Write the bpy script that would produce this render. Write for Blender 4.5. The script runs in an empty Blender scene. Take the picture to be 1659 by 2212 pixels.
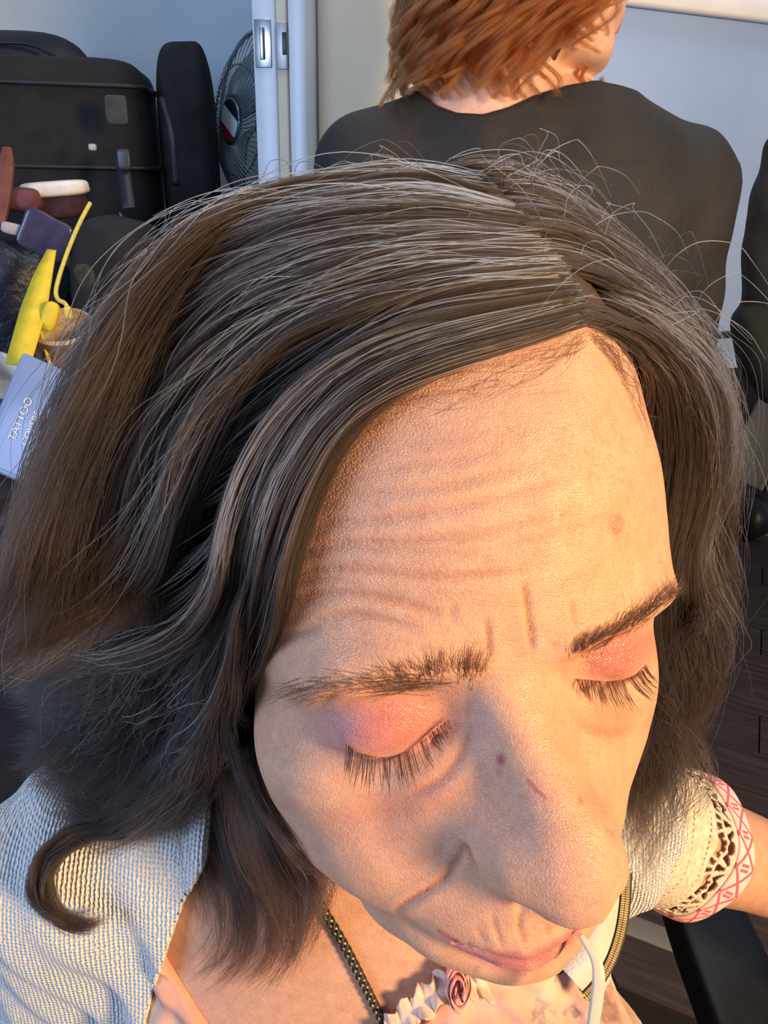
import bpy, bmesh, math, random
import numpy as np
from mathutils import Vector, Matrix
from mathutils.bvhtree import BVHTree

random.seed(7)
RNG = np.random.default_rng(11)
SC = bpy.context.scene
COL = SC.collection

# ------------------------------------------------------------------ camera
IW, IH, FPX = 1659.0, 2212.0, 1659.0
PITCH, ROLL = math.radians(25.0), math.radians(1.6)
CAM = np.array([0.0, 0.0, 1.30])
FWD = np.array([0, math.cos(PITCH), -math.sin(PITCH)])
_U = np.array([0, math.sin(PITCH), math.cos(PITCH)])
_X = np.array([1.0, 0, 0])
RIGHT = math.cos(ROLL) * _X + math.sin(ROLL) * _U
UP = -math.sin(ROLL) * _X + math.cos(ROLL) * _U
cam_data = bpy.data.cameras.new('camera')
cam_data.sensor_fit = 'HORIZONTAL'
cam_data.sensor_width = 36.0
cam_data.lens = FPX / IW * 36.0
cam_data.clip_start = 0.01
cam = bpy.data.objects.new('camera', cam_data)
COL.objects.link(cam)
cam.matrix_world = Matrix(((RIGHT[0], UP[0], -FWD[0], CAM[0]), (RIGHT[1], UP[1], -FWD[1], CAM[1]),
                           (RIGHT[2], UP[2], -FWD[2], CAM[2]), (0, 0, 0, 1)))
SC.camera = cam


def ray(px, py):
    """direction through a pixel, unit length along the view axis"""
    return (px - IW / 2) / FPX * RIGHT - (py - IH / 2) / FPX * UP + FWD


def at(px, py, depth):
    return CAM + ray(px, py) * depth


def project(p):
    v = np.asarray(p, float) - CAM
    z = v @ FWD
    return np.stack([IW / 2 + FPX * (v @ RIGHT) / z, IH / 2 - FPX * (v @ UP) / z, z], -1)


# ------------------------------------------------------------------ light
SC.view_settings.view_transform = 'Standard'
SC.view_settings.look = 'None'
SC.view_settings.gamma = 1.0
SC.view_settings.exposure = 0.0
SC.view_settings.use_curve_mapping = False
world = bpy.data.worlds.new('world')
SC.world = world
world.use_nodes = True
world.node_tree.nodes['Background'].inputs[0].default_value = (0.55, 0.68, 1.0, 1)
world.node_tree.nodes['Background'].inputs[1].default_value = 0.28


def area_light(name, loc, target, size, size_y, energy, color):
    d = bpy.data.lights.new(name, 'AREA')
    d.shape = 'RECTANGLE'
    d.size, d.size_y, d.energy, d.color = size, size_y, energy, color
    o = bpy.data.objects.new(name, d)
    COL.objects.link(o)
    o.location = loc
    o.rotation_euler = (Vector(target) - Vector(loc)).to_track_quat('-Z', 'Y').to_euler()
    return o


HEADC = (0.02, 0.22, 1.15)
area_light('warm_window_light', (1.15, -0.68, 1.52), HEADC, 0.30, 0.40, 56, (1.0, 0.66, 0.34))
area_light('cool_window_light', (-1.45, -0.62, 1.55), HEADC, 0.9, 0.9, 29, (0.48, 0.66, 1.0))
area_light('wall_fill_light', (0.10, 1.02, 2.40), (0.15, 1.40, 1.2), 1.4, 0.3, 9, (0.86, 0.93, 1.0))  # unseen lamp added to brighten the walls at the back

# ------------------------------------------------------------------ signed distance modelling
def V3(*a):
    return np.array(a, float)


def ell(p, c, r):
    q = (p - V3(*c)) / V3(*r)
    k0 = np.sqrt((q * q).sum(-1))
    q2 = q / V3(*r)
    k1 = np.sqrt((q2 * q2).sum(-1)) + 1e-9
    return k0 * (k0 - 1) / k1


def cap(p, a, b, ra, rb=None):
    a, b = V3(*a), V3(*b)
    rb = ra if rb is None else rb
    ab = b - a
    t = np.clip(((p - a) @ ab) / (ab @ ab), 0, 1)
    d = p - a - t[:, None] * ab
    return np.sqrt((d * d).sum(-1)) - (ra + (rb - ra) * t)


def chain(p, pts, rs, k=None):
    d = None
    for i in range(len(pts) - 1):
        e = cap(p, pts[i], pts[i + 1], rs[i], rs[i + 1])
        d = e if d is None else (np.minimum(d, e) if k is None else su(d, e, k))
    return d


def su(a, b, k):
    h = np.clip(0.5 + 0.5 * (b - a) / k, 0, 1)
    return b + (a - b) * h - k * h * (1 - h)


def ss(a, b, k):          # a minus b
    return -su(-a, b, k)


def surface_nets(sdf, lo, hi, cell, levels, gmap=lambda q: q):
    """dual mesh of sdf = 0 on a sparse grid; gmap turns grid space into model space"""
    lo, hi = np.asarray(lo, float), np.asarray(hi, float)
    s = 2 ** levels
    n = np.ceil((hi - lo) / (cell * s)).astype(int)
    cells = np.stack(np.meshgrid(*[np.arange(k) for k in n], indexing='ij'), -1).reshape(-1, 3)
    for lv in range(levels, 0, -1):
        s = 2 ** lv
        ctr = lo + (cells * s + s * 0.5) * cell
        h = s * cell * 0.5
        diag = np.linalg.norm(gmap(ctr + h) - gmap(ctr - h), axis=1) * 0.5
        cells = cells[np.abs(sdf(gmap(ctr))) < diag * 1.5]
        off = np.array([[i, j, k] for i in (0, 1) for j in (0, 1) for k in (0, 1)])
        cells = (cells[:, None] * 2 + off[None]).reshape(-1, 3)
    B = 1 << 20
    key = lambda c: (c[..., 0].astype(np.int64) * B + c[..., 1]) * B + c[..., 2]
    off = np.array([[i, j, k] for i in (0, 1) for j in (0, 1) for k in (0, 1)])
    ck = key(cells[:, None] + off[None])
    uk, inv = np.unique(ck, return_inverse=True)
    inv = inv.reshape(ck.shape)
    cc = np.stack([uk // (B * B), (uk // B) % B, uk % B], -1)
    val = sdf(gmap(lo + cc * cell))
    cv = val[inv]
    act = (cv.min(1) < 0) & (cv.max(1) >= 0)
    cells, cv = cells[act], cv[act]
    acc = np.zeros((len(cells), 3))
    cnt = np.zeros(len(cells))
    for a in range(8):
        for b in range(a + 1, 8):
            if np.abs(off[a] - off[b]).sum() != 1:
                continue
            va, vb = cv[:, a], cv[:, b]
            m = (va < 0) != (vb < 0)
            t = np.where(m, va / np.where(m, va - vb, 1), 0)
            acc[m] += (off[a] + t[:, None] * (off[b] - off[a]))[m]
            cnt[m] += 1
    verts = gmap(lo + (cells + acc / cnt[:, None]) * cell)
    kk = key(cells)
    order = np.argsort(kk)
    ks = kk[order]

    def find(c):
        q = key(c)
        i = np.clip(np.searchsorted(ks, q), 0, len(ks) - 1)
        return np.where(ks[i] == q, order[i], -1)
    faces = []
    for a in range(3):
        b, c = (a + 1) % 3, (a + 2) % 3
        ia = [4, 2, 1][a]
        m = (cv[:, 0] < 0) != (cv[:, ia] < 0)
        cs = cells[m]
        eb, ec = np.eye(3, dtype=int)[b], np.eye(3, dtype=int)[c]
        q = np.stack([find(cs), find(cs - eb), find(cs - eb - ec), find(cs - ec)], -1)
        flip = cv[m, 0] >= 0
        q[flip] = q[flip][:, ::-1]
        faces.append(q[(q >= 0).all(1)])
    return verts, np.concatenate(faces)


def newton(sdf, p, it=3, eps=0.05):
    p = p.copy()
    for _ in range(it):
        d = sdf(p)
        g = np.stack([sdf(p + np.eye(3)[i] * eps) - d for i in range(3)], -1) / eps
        p -= g * (d / np.maximum((g * g).sum(-1), 0.05))[:, None]
    return p


def grid_mesh(name, verts, faces, mat, parent=None, smooth=True):
    me = bpy.data.meshes.new(name)
    verts = np.asarray(verts, np.float32)
    faces = np.asarray(faces, np.int32)
    k = faces.shape[1]
    me.vertices.add(len(verts))
    me.vertices.foreach_set('co', verts.ravel())
    me.loops.add(faces.size)
    me.loops.foreach_set('vertex_index', faces.ravel())
    me.polygons.add(len(faces))
    me.polygons.foreach_set('loop_start', np.arange(0, faces.size, k, dtype=np.int32))
    me.polygons.foreach_set('loop_total', np.full(len(faces), k, np.int32))
    if smooth:
        me.polygons.foreach_set('use_smooth', np.ones(len(faces), bool))
    me.update(calc_edges=True)
    o = bpy.data.objects.new(name, me)
    COL.objects.link(o)
    if mat:
        me.materials.append(mat)
    if parent:
        o.parent = parent
    return o


# head space: millimetres, x to her left, y to the back, z up, origin between the ears
LASH = [(17, 80.5, 15.5), (24, 84.5, 10.5), (31, 84.5, 8), (38, 80, 8.5), (44, 70, 13)]


def head_sdf(q):
    """distance to the bare head; far away only the bounding ellipsoid is asked"""
    b = ell(q, (0, -5, 15), (84, 132, 138))
    m = b < 20
    out = b + 4.0
    if m.any():
        out[m] = head_near(q[m])
    return out


def head_near(q):
    p = np.stack([np.abs(q[:, 0]), -q[:, 1], q[:, 2]], -1)     # x mirrored, forward, up
    d = ell(p, (0, -8, 54), (73, 97, 88))
    d = su(d, ell(p, (0, 30, 52), (58, 64, 56)), 20)
    d = su(d, ell(p, (0, 34, -8), (58, 54, 60)), 20)
    d = su(d, ell(p, (0, 42, -54), (44, 46, 36)), 22)
    d = su(d, ell(p, (0, 80, -80), (20, 15, 15)), 16)
    d = su(d, ell(p, (44, 10, -50), (12, 26, 24)), 16)
    d = su(d, ell(p, (44, 38, -20), (17, 34, 38)), 18)
    d = su(d, ell(p, (42, 50, -4), (21, 24, 18)), 14)
    d = su(d, ell(p, (30, 68, -32), (21, 19, 24)), 16)
    d = su(d, ell(p, (27, 73, 40), (27, 19, 10)), 10)
    d = su(d, ell(p, (0, 82, 38), (13, 13, 13)), 8)
    d = ss(d, ell(p, (31, 98, 20), (18, 16, 12)), 9)
    d = su(d, ell(p, (23, 66, -72), (19, 20, 16)), 16)
    d = su(d, ell(p, (20, 80, -14), (13, 15, 20)), 10)
    # nose
    d = su(d, cap(p, (0, 74, 26), (0, 90, -17), 11, 19), 12)
    d = su(d, cap(p, (0, 83, 30), (0, 106, -10), 8.5, 10.5), 7)
    d = su(d, ell(p, (0, 107.5, -14), (13.5, 13, 12)), 6)
    d = su(d, ell(p, (13.5, 98, -18), (8.5, 13, 10.5)), 8)
    d = ss(d, ell(p, (6.5, 105, -30), (4, 7, 5)), 2)
    # mouth
    d = su(d, ell(p, (0, 82, -42), (32, 20, 20)), 10)
    d = su(d, chain(p, [(25, 86, -50), (18, 92.5, -48.5), (10, 97.2, -47), (0, 99.5, -46.5)], [2.0, 2.9, 3.4, 3.6]), 4)
    d = su(d, chain(p, [(24, 86, -51.5), (16, 92.5, -53.5), (8, 96.5, -55), (0, 98, -55.5)], [2.0, 3.4, 4.2, 4.4]), 4)
    d = ss(d, chain(p, [(27, 88, -50.5), (18, 96.5, -50.3), (9, 101.8, -50.2), (0, 104, -50.5)], [.7, .9, .9, .9]), 1.8)
    # eye lids
    z = p[:, 2]
    u = np.clip((p[:, 0] - 17) / 27, 0, 1)
    lash_z = 15.5 - 7.8 * np.sin(u * math.pi) - 2.5 * u
    r = 15.6 + 1.4 * np.clip((z - lash_z + .6) / 1.2, 0, 1)
    q2 = p - V3(30.5, 68.2, 17)
    d = su(d, np.sqrt((q2 * q2).sum(-1)) - r, 4.0)
    d = ss(d, chain(p, [(x, f + 1.0, z2 - .9) for x, f, z2 in LASH], [.5, .8, .9, .8, .5]), 1.2)
    return d


HR = np.array([[0.970, -0.233, -0.071], [-0.155, -0.365, -0.918], [0.188, 0.901, -0.390]])
_u, _s, _v = np.linalg.svd(HR)
HR = _u @ _v
HT = np.array([16.6, 38.2, 286.9])
CAMROT = np.stack([RIGHT, -UP, FWD], 1)               # camera axes (right, down, forward) in world


def head_to_world(q):
    return CAM + ((q @ HR.T + HT) @ CAMROT.T) * 0.001


def world_to_head(w):
    return (((w - CAM) @ CAMROT) * 1000 - HT) @ HR

# ------------------------------------------------------------------ the woman in front: body
NECK_TOP = head_to_world(V3(0, 18, -30))


SH_R, SH_L = (-0.166, 0.315, 0.925), (0.132, 0.345, 0.944)
ARM_L = [SH_L, (0.268, 0.402, 0.842), (0.345, 0.43, 0.785), (0.46, 0.31, 0.70)]
ARM_R = [SH_R, (-0.225, 0.35, 0.66), (-0.10, 0.14, 0.60)]


def torso_sdf(w):
    """world metres -> metres"""
    d = ell(w, (-0.012, 0.345, 0.76), (0.138, 0.10, 0.25))
    for s, sh in ((-1, SH_R), (1, SH_L)):
        d = su(d, cap(w, (0.0, 0.345, 1.012), sh, 0.042, 0.042), 0.05)
        d = su(d, ell(w, (s * 0.07, 0.285, 0.80), (0.075, 0.075, 0.085)), 0.05)
    d = su(d, ell(w, (0.0, 0.30, 0.905), (0.11, 0.06, 0.09)), 0.05)
    return d


def arms_sdf(w):
    d = chain(w, ARM_L, [.040, .034, .032, .026])
    e = chain(w, ARM_R, [.044, .040, .028])
    return np.minimum(d, e)


def neck_sdf(w):
    d = cap(w, NECK_TOP, (0.0, 0.335, 1.0), 0.050, 0.056)
    return d


def skin_sdf(w):
    t = su(torso_sdf(w), arms_sdf(w), 0.03)
    n = su(t, neck_sdf(w), 0.04)
    h = head_sdf(world_to_head(w)) * 0.001
    return su(n, h, 0.012)


def gmap_body(q):
    """fine cells on the face, coarse ones on skull, back and trunk"""
    p = q.copy()
    for k, lo, hi, sl in ((0, -0.045, 0.092, 3.0), (1, -1.0, 0.205, 3.0), (2, 1.03, 1.245, 3.0)):
        v = q[:, k]
        p[:, k] = np.where(v > hi, hi + (v - hi) * sl, np.where(v < lo, lo + (v - lo) * sl, v))
    return p


BV, BF = surface_nets(skin_sdf, (-0.12, 0.06, 0.875), (0.215, 0.31, 1.30), 0.00095, 5, gmap_body)

# landmarks of the face: head-space point, pixel in the photograph
LM = [((-44, -70, 13), (746, 1604)), ((-31, -84.5, 8), (834, 1634)), ((-17, -80.5, 15.5), (990, 1550)),
      ((17, -80.5, 15.5), (1226, 1466)), ((31, -84.5, 8), (1315, 1472)), ((44, -70, 13), (1396, 1433)),
      ((0, -90, 25), (1110, 1490)), ((0, -95, 39), (1100, 1385)),
      ((0, -120, -14), (1288, 1905)), ((-19, -98, -19), (1016, 1850)), ((19, -98, -19), (1336, 1840)),
      ((0, -105, -44), (1130, 2058)), ((0, -104, -57), (1150, 2098)), ((-25, -88, -50), (949, 2010)),
      ((0, -94, -80), (1130, 2120)), ((12, -72, 105), (1255, 725)),
      ((-14, -92, 38), (1010, 1442)), ((-34, -90, 40), (850, 1450)), ((-55, -62, 36), (600, 1485)),
      ((14, -92, 38), (1240, 1412)), ((34, -90, 40), (1345, 1345)), ((55, -62, 36), (1450, 1275)),
      ((0, -105, 5), (1185, 1650)), ((0, -99, 14), (1140, 1575))]
lm_c = newton(head_sdf, np.array([l[0] for l in LM], float))
lm_w = head_to_world(lm_c)
lm_px = np.array([l[1] for l in LM], float)
dep = (lm_w - CAM) @ FWD
lm_t = np.stack([at(p[0], p[1], z) for p, z in zip(lm_px, dep)])
# anchors that stay where they are
anch = np.array([(-72, 0, 20), (72, 0, 20), (0, 88, 40), (0, 60, 120), (-45, 30, 120), (45, 30, 120), (-70, 40, 60), (70, 40, 60),
                 (-45, 20, -70), (45, 20, -70), (0, 40, -70), (0, -20, -130), (-40, 0, -130), (40, 0, -130), (0, 60, -130)], float)
RC = np.concatenate([lm_w, head_to_world(anch)]) * 1000
RD = np.concatenate([lm_t - lm_w, np.zeros((len(anch), 3))]) * 1000
_K = np.linalg.norm(RC[:, None] - RC[None], axis=-1)
_W = np.linalg.solve(_K + np.eye(len(RC)) * 1e-6, RD)


def face_warp(w):
    out = w.copy()
    hq = world_to_head(w)
    m = hq[:, 2] > -135
    x = w[m] * 1000
    disp = np.zeros_like(x)
    for i in range(len(RC)):
        disp += np.linalg.norm(x - RC[i], axis=1)[:, None] * _W[i]
    fade = np.clip((hq[m, 2] + 135) / 40, 0, 1)
    fade = fade * fade * (3 - 2 * fade)
    out[m] += disp * fade[:, None] * 0.001
    return out


BV = face_warp(BV)


def vnormals(v, f):
    a, b, c, d = (v[f[:, i]] for i in range(4))
    n = np.cross(c - a, d - b)
    out = np.zeros_like(v)
    for i in range(4):
        for k in range(3):
            out[:, k] += np.bincount(f[:, i], n[:, k], len(v))
    return out / (np.linalg.norm(out, axis=1)[:, None] + 1e-20)


# outline of the face as the photograph shows it: pixel, outward direction
CONTOUR = [((560, 1660), (-1, .4)), ((590, 1760), (-1, .5)), ((640, 1835), (-1, .8)), ((700, 1888), (-.7, 1)), ((783, 1961), (-.6, 1)), ((870, 2030), (-.6, 1)),
           ((958, 2088), (-.4, 1)), ((1042, 2117), (-.2, 1)), ((1140, 2127), (0, 1)), ((1215, 2098), (.6, 1)),
           ((1336, 1940), (1, .3), 'n'), ((1302, 1994), (.6, 1), 'n'), ((1247, 2011), (0, 1), 'n'), ((1181, 1988), (-.4, 1), 'n'), ((1103, 1943), (-.6, 1), 'n'),
           ((1395, 880), (1, -.2)), ((1428, 1000), (1, -.2)), ((1440, 1100), (1, -.1)), ((1450, 1200), (1, -.1)), ((1463, 1255), (1, 0)),
           ((1415, 1335), (1, 0)), ((1421, 1430), (1, 0)), ((1421, 1504), (1, 0)), ((1398, 1600), (1, .2)), ((1362, 1700), (1, .3))]
for step in range(2):
    hq = world_to_head(BV)
    nrm = vnormals(BV, BF)
    sel = np.where((hq[:, 2] > -100) & (hq[:, 1] < 30))[0]
    pv = project(BV[sel])
    vd = BV[sel] - CAM
    edge = np.abs((nrm[sel] * vd).sum(1)) / np.linalg.norm(vd, axis=1) < 0.12
    sel, pv = sel[edge], pv[edge]
    cs, ct = [], []
    hz = world_to_head(BV[sel])
    nose = (hz[:, 1] < -97) & (hz[:, 2] > -36)
    for (cx, cy), nn, *tag in CONTOUR:
        zone = nose if tag else ~nose & ((hz[:, 2] < -58) | (cy < 2060))
        nn = V3(*nn) / np.linalg.norm(nn)
        tt = V3(-nn[1], nn[0])
        dx = pv[:, :2] - V3(cx, cy)
        a, b = dx @ nn, np.abs(dx @ tt)
        ok = np.where((b < 7) & (np.abs(a) < 110) & zone)[0]
        if len(ok) == 0:
            continue
        i = ok[np.argmax(a[ok])]
        cs.append(BV[sel[i]])
        ct.append(at(*(pv[i, :2] - nn * a[i]), pv[i, 2]))
    fix = np.concatenate([lm_t, head_to_world(anch)])
    RC = np.concatenate([np.array(cs), fix]) * 1000
    RD = np.concatenate([np.array(ct) - np.array(cs), np.zeros_like(fix)]) * 1000
    _K = np.linalg.norm(RC[:, None] - RC[None], axis=-1)
    _W = np.linalg.solve(_K - np.eye(len(RC)) * 1.5, RD)
    # print('contour shift mm', np.linalg.norm(RD, axis=1)[:len(cs)].round(1))
    BV = face_warp(BV)
# print('body verts', len(BV), 'faces', len(BF), 'max landmark shift mm', np.abs(RD).max())


# ------------------------------------------------------------------ materials
def material(name, build=None, base=(.5, .5, .5), rough=.6, **kw):
    m = bpy.data.materials.new(name)
    m.use_nodes = True
    nt = m.node_tree
    b = nt.nodes['Principled BSDF']
    b.inputs['Base Color'].default_value = (*base, 1)
    b.inputs['Roughness'].default_value = rough
    for k, v in kw.items():
        b.inputs[k.replace('_', ' ')].default_value = v
    if build:
        build(nt, b)
    return m


def node(nt, kind, **kw):
    n = nt.nodes.new(kind)
    for k, v in kw.items():
        if k in n.inputs:
            n.inputs[k].default_value = v
        else:
            setattr(n, k, v)
    return n


def link(nt, a, ao, b, bi):
    nt.links.new(a.outputs[ao], b.inputs[bi])


def ramp(nt, stops):
    r = nt.nodes.new('ShaderNodeValToRGB')
    e = r.color_ramp.elements
    while len(e) < len(stops):
        e.new(0.5)
    for i, (p, c) in enumerate(stops):
        e[i].position = p
        e[i].color = (*c, 1) if len(c) == 3 else c
    return r


def speckled(c1, c2, scale, bump=0.0, bscale=None, detail=4, dist=0.001, stretch=(1, 1, 1), coord='Object'):
    """two-tone noise colour with fine relief"""
    def f(nt, b):
        tc = node(nt, 'ShaderNodeTexCoord')
        mp = node(nt, 'ShaderNodeMapping')
        mp.inputs['Scale'].default_value = stretch
        link(nt, tc, coord, mp, 'Vector')
        n = node(nt, 'ShaderNodeTexNoise', Scale=scale, Detail=detail)
        link(nt, mp, 'Vector', n, 'Vector')
        r = ramp(nt, [(.3, c1), (.7, c2)])
        link(nt, n, 'Fac', r, 'Fac')
        link(nt, r, 'Color', b, 'Base Color')
        if bump:
            n2 = node(nt, 'ShaderNodeTexNoise', Scale=bscale or scale * 3, Detail=3)
            link(nt, mp, 'Vector', n2, 'Vector')
            bp = node(nt, 'ShaderNodeBump', Strength=bump, Distance=dist)
            link(nt, n2, 'Fac', bp, 'Height')
            link(nt, bp, 'Normal', b, 'Normal')
    return f


def skin_build(nt, b):
    at_ = node(nt, 'ShaderNodeAttribute', attribute_name='tint')
    tc = node(nt, 'ShaderNodeTexCoord')
    n = node(nt, 'ShaderNodeTexNoise', Scale=140, Detail=5, Roughness=.65)
    link(nt, tc, 'Object', n, 'Vector')
    r = ramp(nt, [(.30, (.86, .80, .78)), (.70, (1.06, 1.04, 1.02))])
    link(nt, n, 'Fac', r, 'Fac')
    n2 = node(nt, 'ShaderNodeTexNoise', Scale=900, Detail=2)
    link(nt, tc, 'Object', n2, 'Vector')
    r2 = ramp(nt, [(.33, (.86, .78, .74)), (.5, (1, 1, 1))])
    link(nt, n2, 'Fac', r2, 'Fac')
    mx = node(nt, 'ShaderNodeMixRGB', blend_type='MULTIPLY')
    mx.inputs['Fac'].default_value = 1
    link(nt, at_, 'Color', mx, 'Color1')
    link(nt, r, 'Color', mx, 'Color2')
    mx2 = node(nt, 'ShaderNodeMixRGB', blend_type='MULTIPLY')
    mx2.inputs['Fac'].default_value = .6
    link(nt, mx, 'Color', mx2, 'Color1')
    link(nt, r2, 'Color', mx2, 'Color2')
    link(nt, mx2, 'Color', b, 'Base Color')
    # pores and fine crossing lines
    v = node(nt, 'ShaderNodeTexVoronoi', Scale=1000, feature='DISTANCE_TO_EDGE')
    mp = node(nt, 'ShaderNodeMapping')
    mp.inputs['Scale'].default_value = (1.0, 1.0, 1.9)
    link(nt, tc, 'Object', mp, 'Vector')
    link(nt, mp, 'Vector', v, 'Vector')
    pw = node(nt, 'ShaderNodeMath', operation='POWER')
    pw.inputs[1].default_value = .5
    link(nt, v, 'Distance', pw, 0)
    n3 = node(nt, 'ShaderNodeTexNoise', Scale=320, Detail=4)
    link(nt, mp, 'Vector', n3, 'Vector')
    ad = node(nt, 'ShaderNodeMath', operation='ADD')
    link(nt, pw, 0, ad, 0)
    link(nt, n3, 'Fac', ad, 1)
    bp = node(nt, 'ShaderNodeBump', Strength=.6, Distance=.00038)
    link(nt, ad, 0, bp, 'Height')
    link(nt, bp, 'Normal', b, 'Normal')
    b.inputs['Specular IOR Level'].default_value = .38
    b.inputs['Subsurface Weight'].default_value = .12
    b.inputs['Subsurface Radius'].default_value = (1, .25, .12)
    b.inputs['Subsurface Scale'].default_value = .004
    gl = node(nt, 'ShaderNodeAttribute', attribute_name='gloss')
    mr = node(nt, 'ShaderNodeMapRange')
    mr.inputs['To Min'].default_value = .46
    mr.inputs['To Max'].default_value = .26
    link(nt, gl, 'Fac', mr, 'Value')
    link(nt, mr, 'Result', b, 'Roughness')


MAT_SKIN = material('skin', skin_build)

# ------------------------------------------------------------------ creases, moles and colour of the skin
bvh0 = BVHTree.FromPolygons(BV.tolist(), BF.tolist())


def on_skin(px, py, bv=None):
    d = ray(px, py)
    hit = (bv or bvh0).ray_cast(Vector(CAM), Vector(d / np.linalg.norm(d)))
    return None if hit[0] is None else np.array(hit[0])


def catmull(pts, n):
    p = np.asarray(pts, float)
    p = np.concatenate([[2 * p[0] - p[1]], p, [2 * p[-1] - p[-2]]])
    seg = np.linalg.norm(np.diff(p[1:-1], axis=0), axis=1)
    cum = np.r_[0, np.cumsum(seg)]
    t = np.linspace(0, cum[-1], n)
    i = np.clip(np.searchsorted(cum, t, side='right') - 1, 0, len(seg) - 1)
    u = ((t - cum[i]) / np.maximum(seg[i], 1e-12))[:, None]
    a, b, c, d = p[i], p[i + 1], p[i + 2], p[i + 3]
    return .5 * (2 * b + (c - a) * u + (2 * a - 5 * b + 4 * c - d) * u ** 2 + (3 * b - a - 3 * c + d) * u ** 3)


def crop(pts, ox, oy, k):
    return [(ox + x / k, oy + y / k) for x, y in pts]


FC = lambda *p: crop(p, 560, 700, 1.765)
NC = lambda *p: crop(p, 500, 1250, 1.659)
LC = lambda *p: crop(p, 800, 1780, 2.765)
EC = lambda *p: crop(p, 540, 1380, 2.9625)
CREASES = [
    (FC((130, 765), (300, 750), (430, 745), (600, 722), (780, 690), (950, 655), (1150, 600), (1330, 550)), .40, 1.1),
    (FC((100, 800), (250, 830), (420, 830), (560, 828), (720, 815), (900, 790), (1060, 750), (1250, 700)), .50, 1.1),
    (FC((80, 880), (250, 850), (420, 856), (600, 866), (760, 880), (900, 895)), .30, 1.0),
    (FC((90, 960), (220, 935), (330, 932), (450, 945), (560, 960), (680, 968), (820, 960), (980, 945), (1150, 900)), .50, 1.1),
    (FC((60, 1060), (180, 1030), (320, 1025), (450, 1045), (560, 1070), (650, 1100), (740, 1110)), .55, 1.2),
    (FC((200, 1130), (330, 1110), (440, 1120), (540, 1145), (620, 1160)), .45, 1.1),
    (FC((280, 640), (450, 640), (600, 630), (760, 605), (950, 560), (1130, 510)), .28, 1.0),
    (FC((350, 560), (560, 540), (760, 510), (960, 470)), .18, 1.0),
    (FC((900, 850), (1060, 815), (1250, 760), (1400, 700)), .30, 1.0),
    (FC((60, 1240), (150, 1185), (240, 1160)), .4, 1.2),
    (FC((70, 1010), (170, 985), (300, 975), (420, 990)), .25, 1.0),
    (FC((1003, 975), (1020, 1060), (1032, 1160), (1045, 1270)), .8, .7),
    (FC((862, 1110), (872, 1190), (878, 1290)), .5, .75),
    (FC((1188, 1050), (1200, 1130), (1215, 1175)), .4, .7),
    (FC((1125, 1210), (1135, 1245)), .4, .8),
    (FC((740, 1060), (735, 1110), (745, 1150)), .3, .9),
    (NC((850, 945), (780, 1060), (700, 1120), (620, 1168), (595, 1190), (606, 1218)), .75, 1.1),
    (NC((832, 945), (855, 1000), (885, 1058)), .7, 1.6),
    (NC((1345, 880), (1372, 915)), .8, 1.2),
    (LC((725, 520), (738, 590), (765, 670), (795, 745)), .40, .7),
    (LC((905, 490), (890, 620), (915, 690), (932, 745)), .50, .7),
    (LC((1058, 580), (1062, 640), (1075, 690)), .35, .7),
    (LC((640, 630), (660, 670), (690, 710)), .3, .7),
    (LC((500, 690), (520, 720)), .3, .7), (LC((580, 700), (600, 750)), .3, .7),
    (LC((640, 850), (600, 900)), .2, .7), (LC((930, 880), (900, 930)), .25, .7),
    (EC((1440, 560), (1400, 650), (1340, 760), (1240, 880), (1120, 960), (960, 1015)), .55, 1.4),
    (EC((440, 440), (500, 380), (600, 345), (760, 338), (900, 330)), .6, 1.2),
    (EC((640, 470), (800, 440), (950, 430), (1060, 425)), .12, .7),
    (EC((1375, 380), (1400, 450), (1385, 520)), .12, 1.0),
    (crop([(430, 960), (560, 1120)], 1100, 1200, 3.95), .2, 1.0),
    (crop([(560, 1400), (750, 1480), (950, 1500), (1100, 1470)], 1100, 1200, 3.95), .45, 1.6),
    (crop([(420, 920), (500, 900), (620, 880)], 1100, 1200, 3.95), .3, 1.0),
]
nrm = vnormals(BV, BF)
disp = np.zeros(len(BV))
pv = project(BV)
vd = BV - CAM
facing = (nrm * vd).sum(1) < 0
face_i = np.where(facing & (world_to_head(BV)[:, 2] > -110) & (pv[:, 0] > 450) & (pv[:, 0] < 1500) & (pv[:, 1] > 650))[0]
crease_shade = np.zeros(len(BV))
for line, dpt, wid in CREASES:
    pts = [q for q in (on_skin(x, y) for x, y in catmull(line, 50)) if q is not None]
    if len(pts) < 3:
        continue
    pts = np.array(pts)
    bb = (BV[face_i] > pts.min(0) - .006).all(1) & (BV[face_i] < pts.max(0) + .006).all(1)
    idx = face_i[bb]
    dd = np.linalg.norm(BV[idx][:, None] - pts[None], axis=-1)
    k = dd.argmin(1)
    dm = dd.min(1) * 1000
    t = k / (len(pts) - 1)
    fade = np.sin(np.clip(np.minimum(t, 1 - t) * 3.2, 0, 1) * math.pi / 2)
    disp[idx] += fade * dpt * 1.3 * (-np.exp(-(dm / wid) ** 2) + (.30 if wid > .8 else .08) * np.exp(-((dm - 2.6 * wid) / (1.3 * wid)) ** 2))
    crease_shade[idx] = np.maximum(crease_shade[idx], fade * min(dpt, .9) * np.exp(-(dm / (wid * .95)) ** 2))
# raised mole on the forehead
mole = on_skin(1332, 1133)
dm = np.linalg.norm(BV - mole, axis=1) * 1000
disp += 1.3 * np.exp(-(dm / 1.9) ** 4)
mole2 = dm
BV = BV + nrm * disp[:, None] * .001

SKIN = V3(.64, .355, .225)
tint = np.tile(SKIN, (len(BV), 1))


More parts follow.
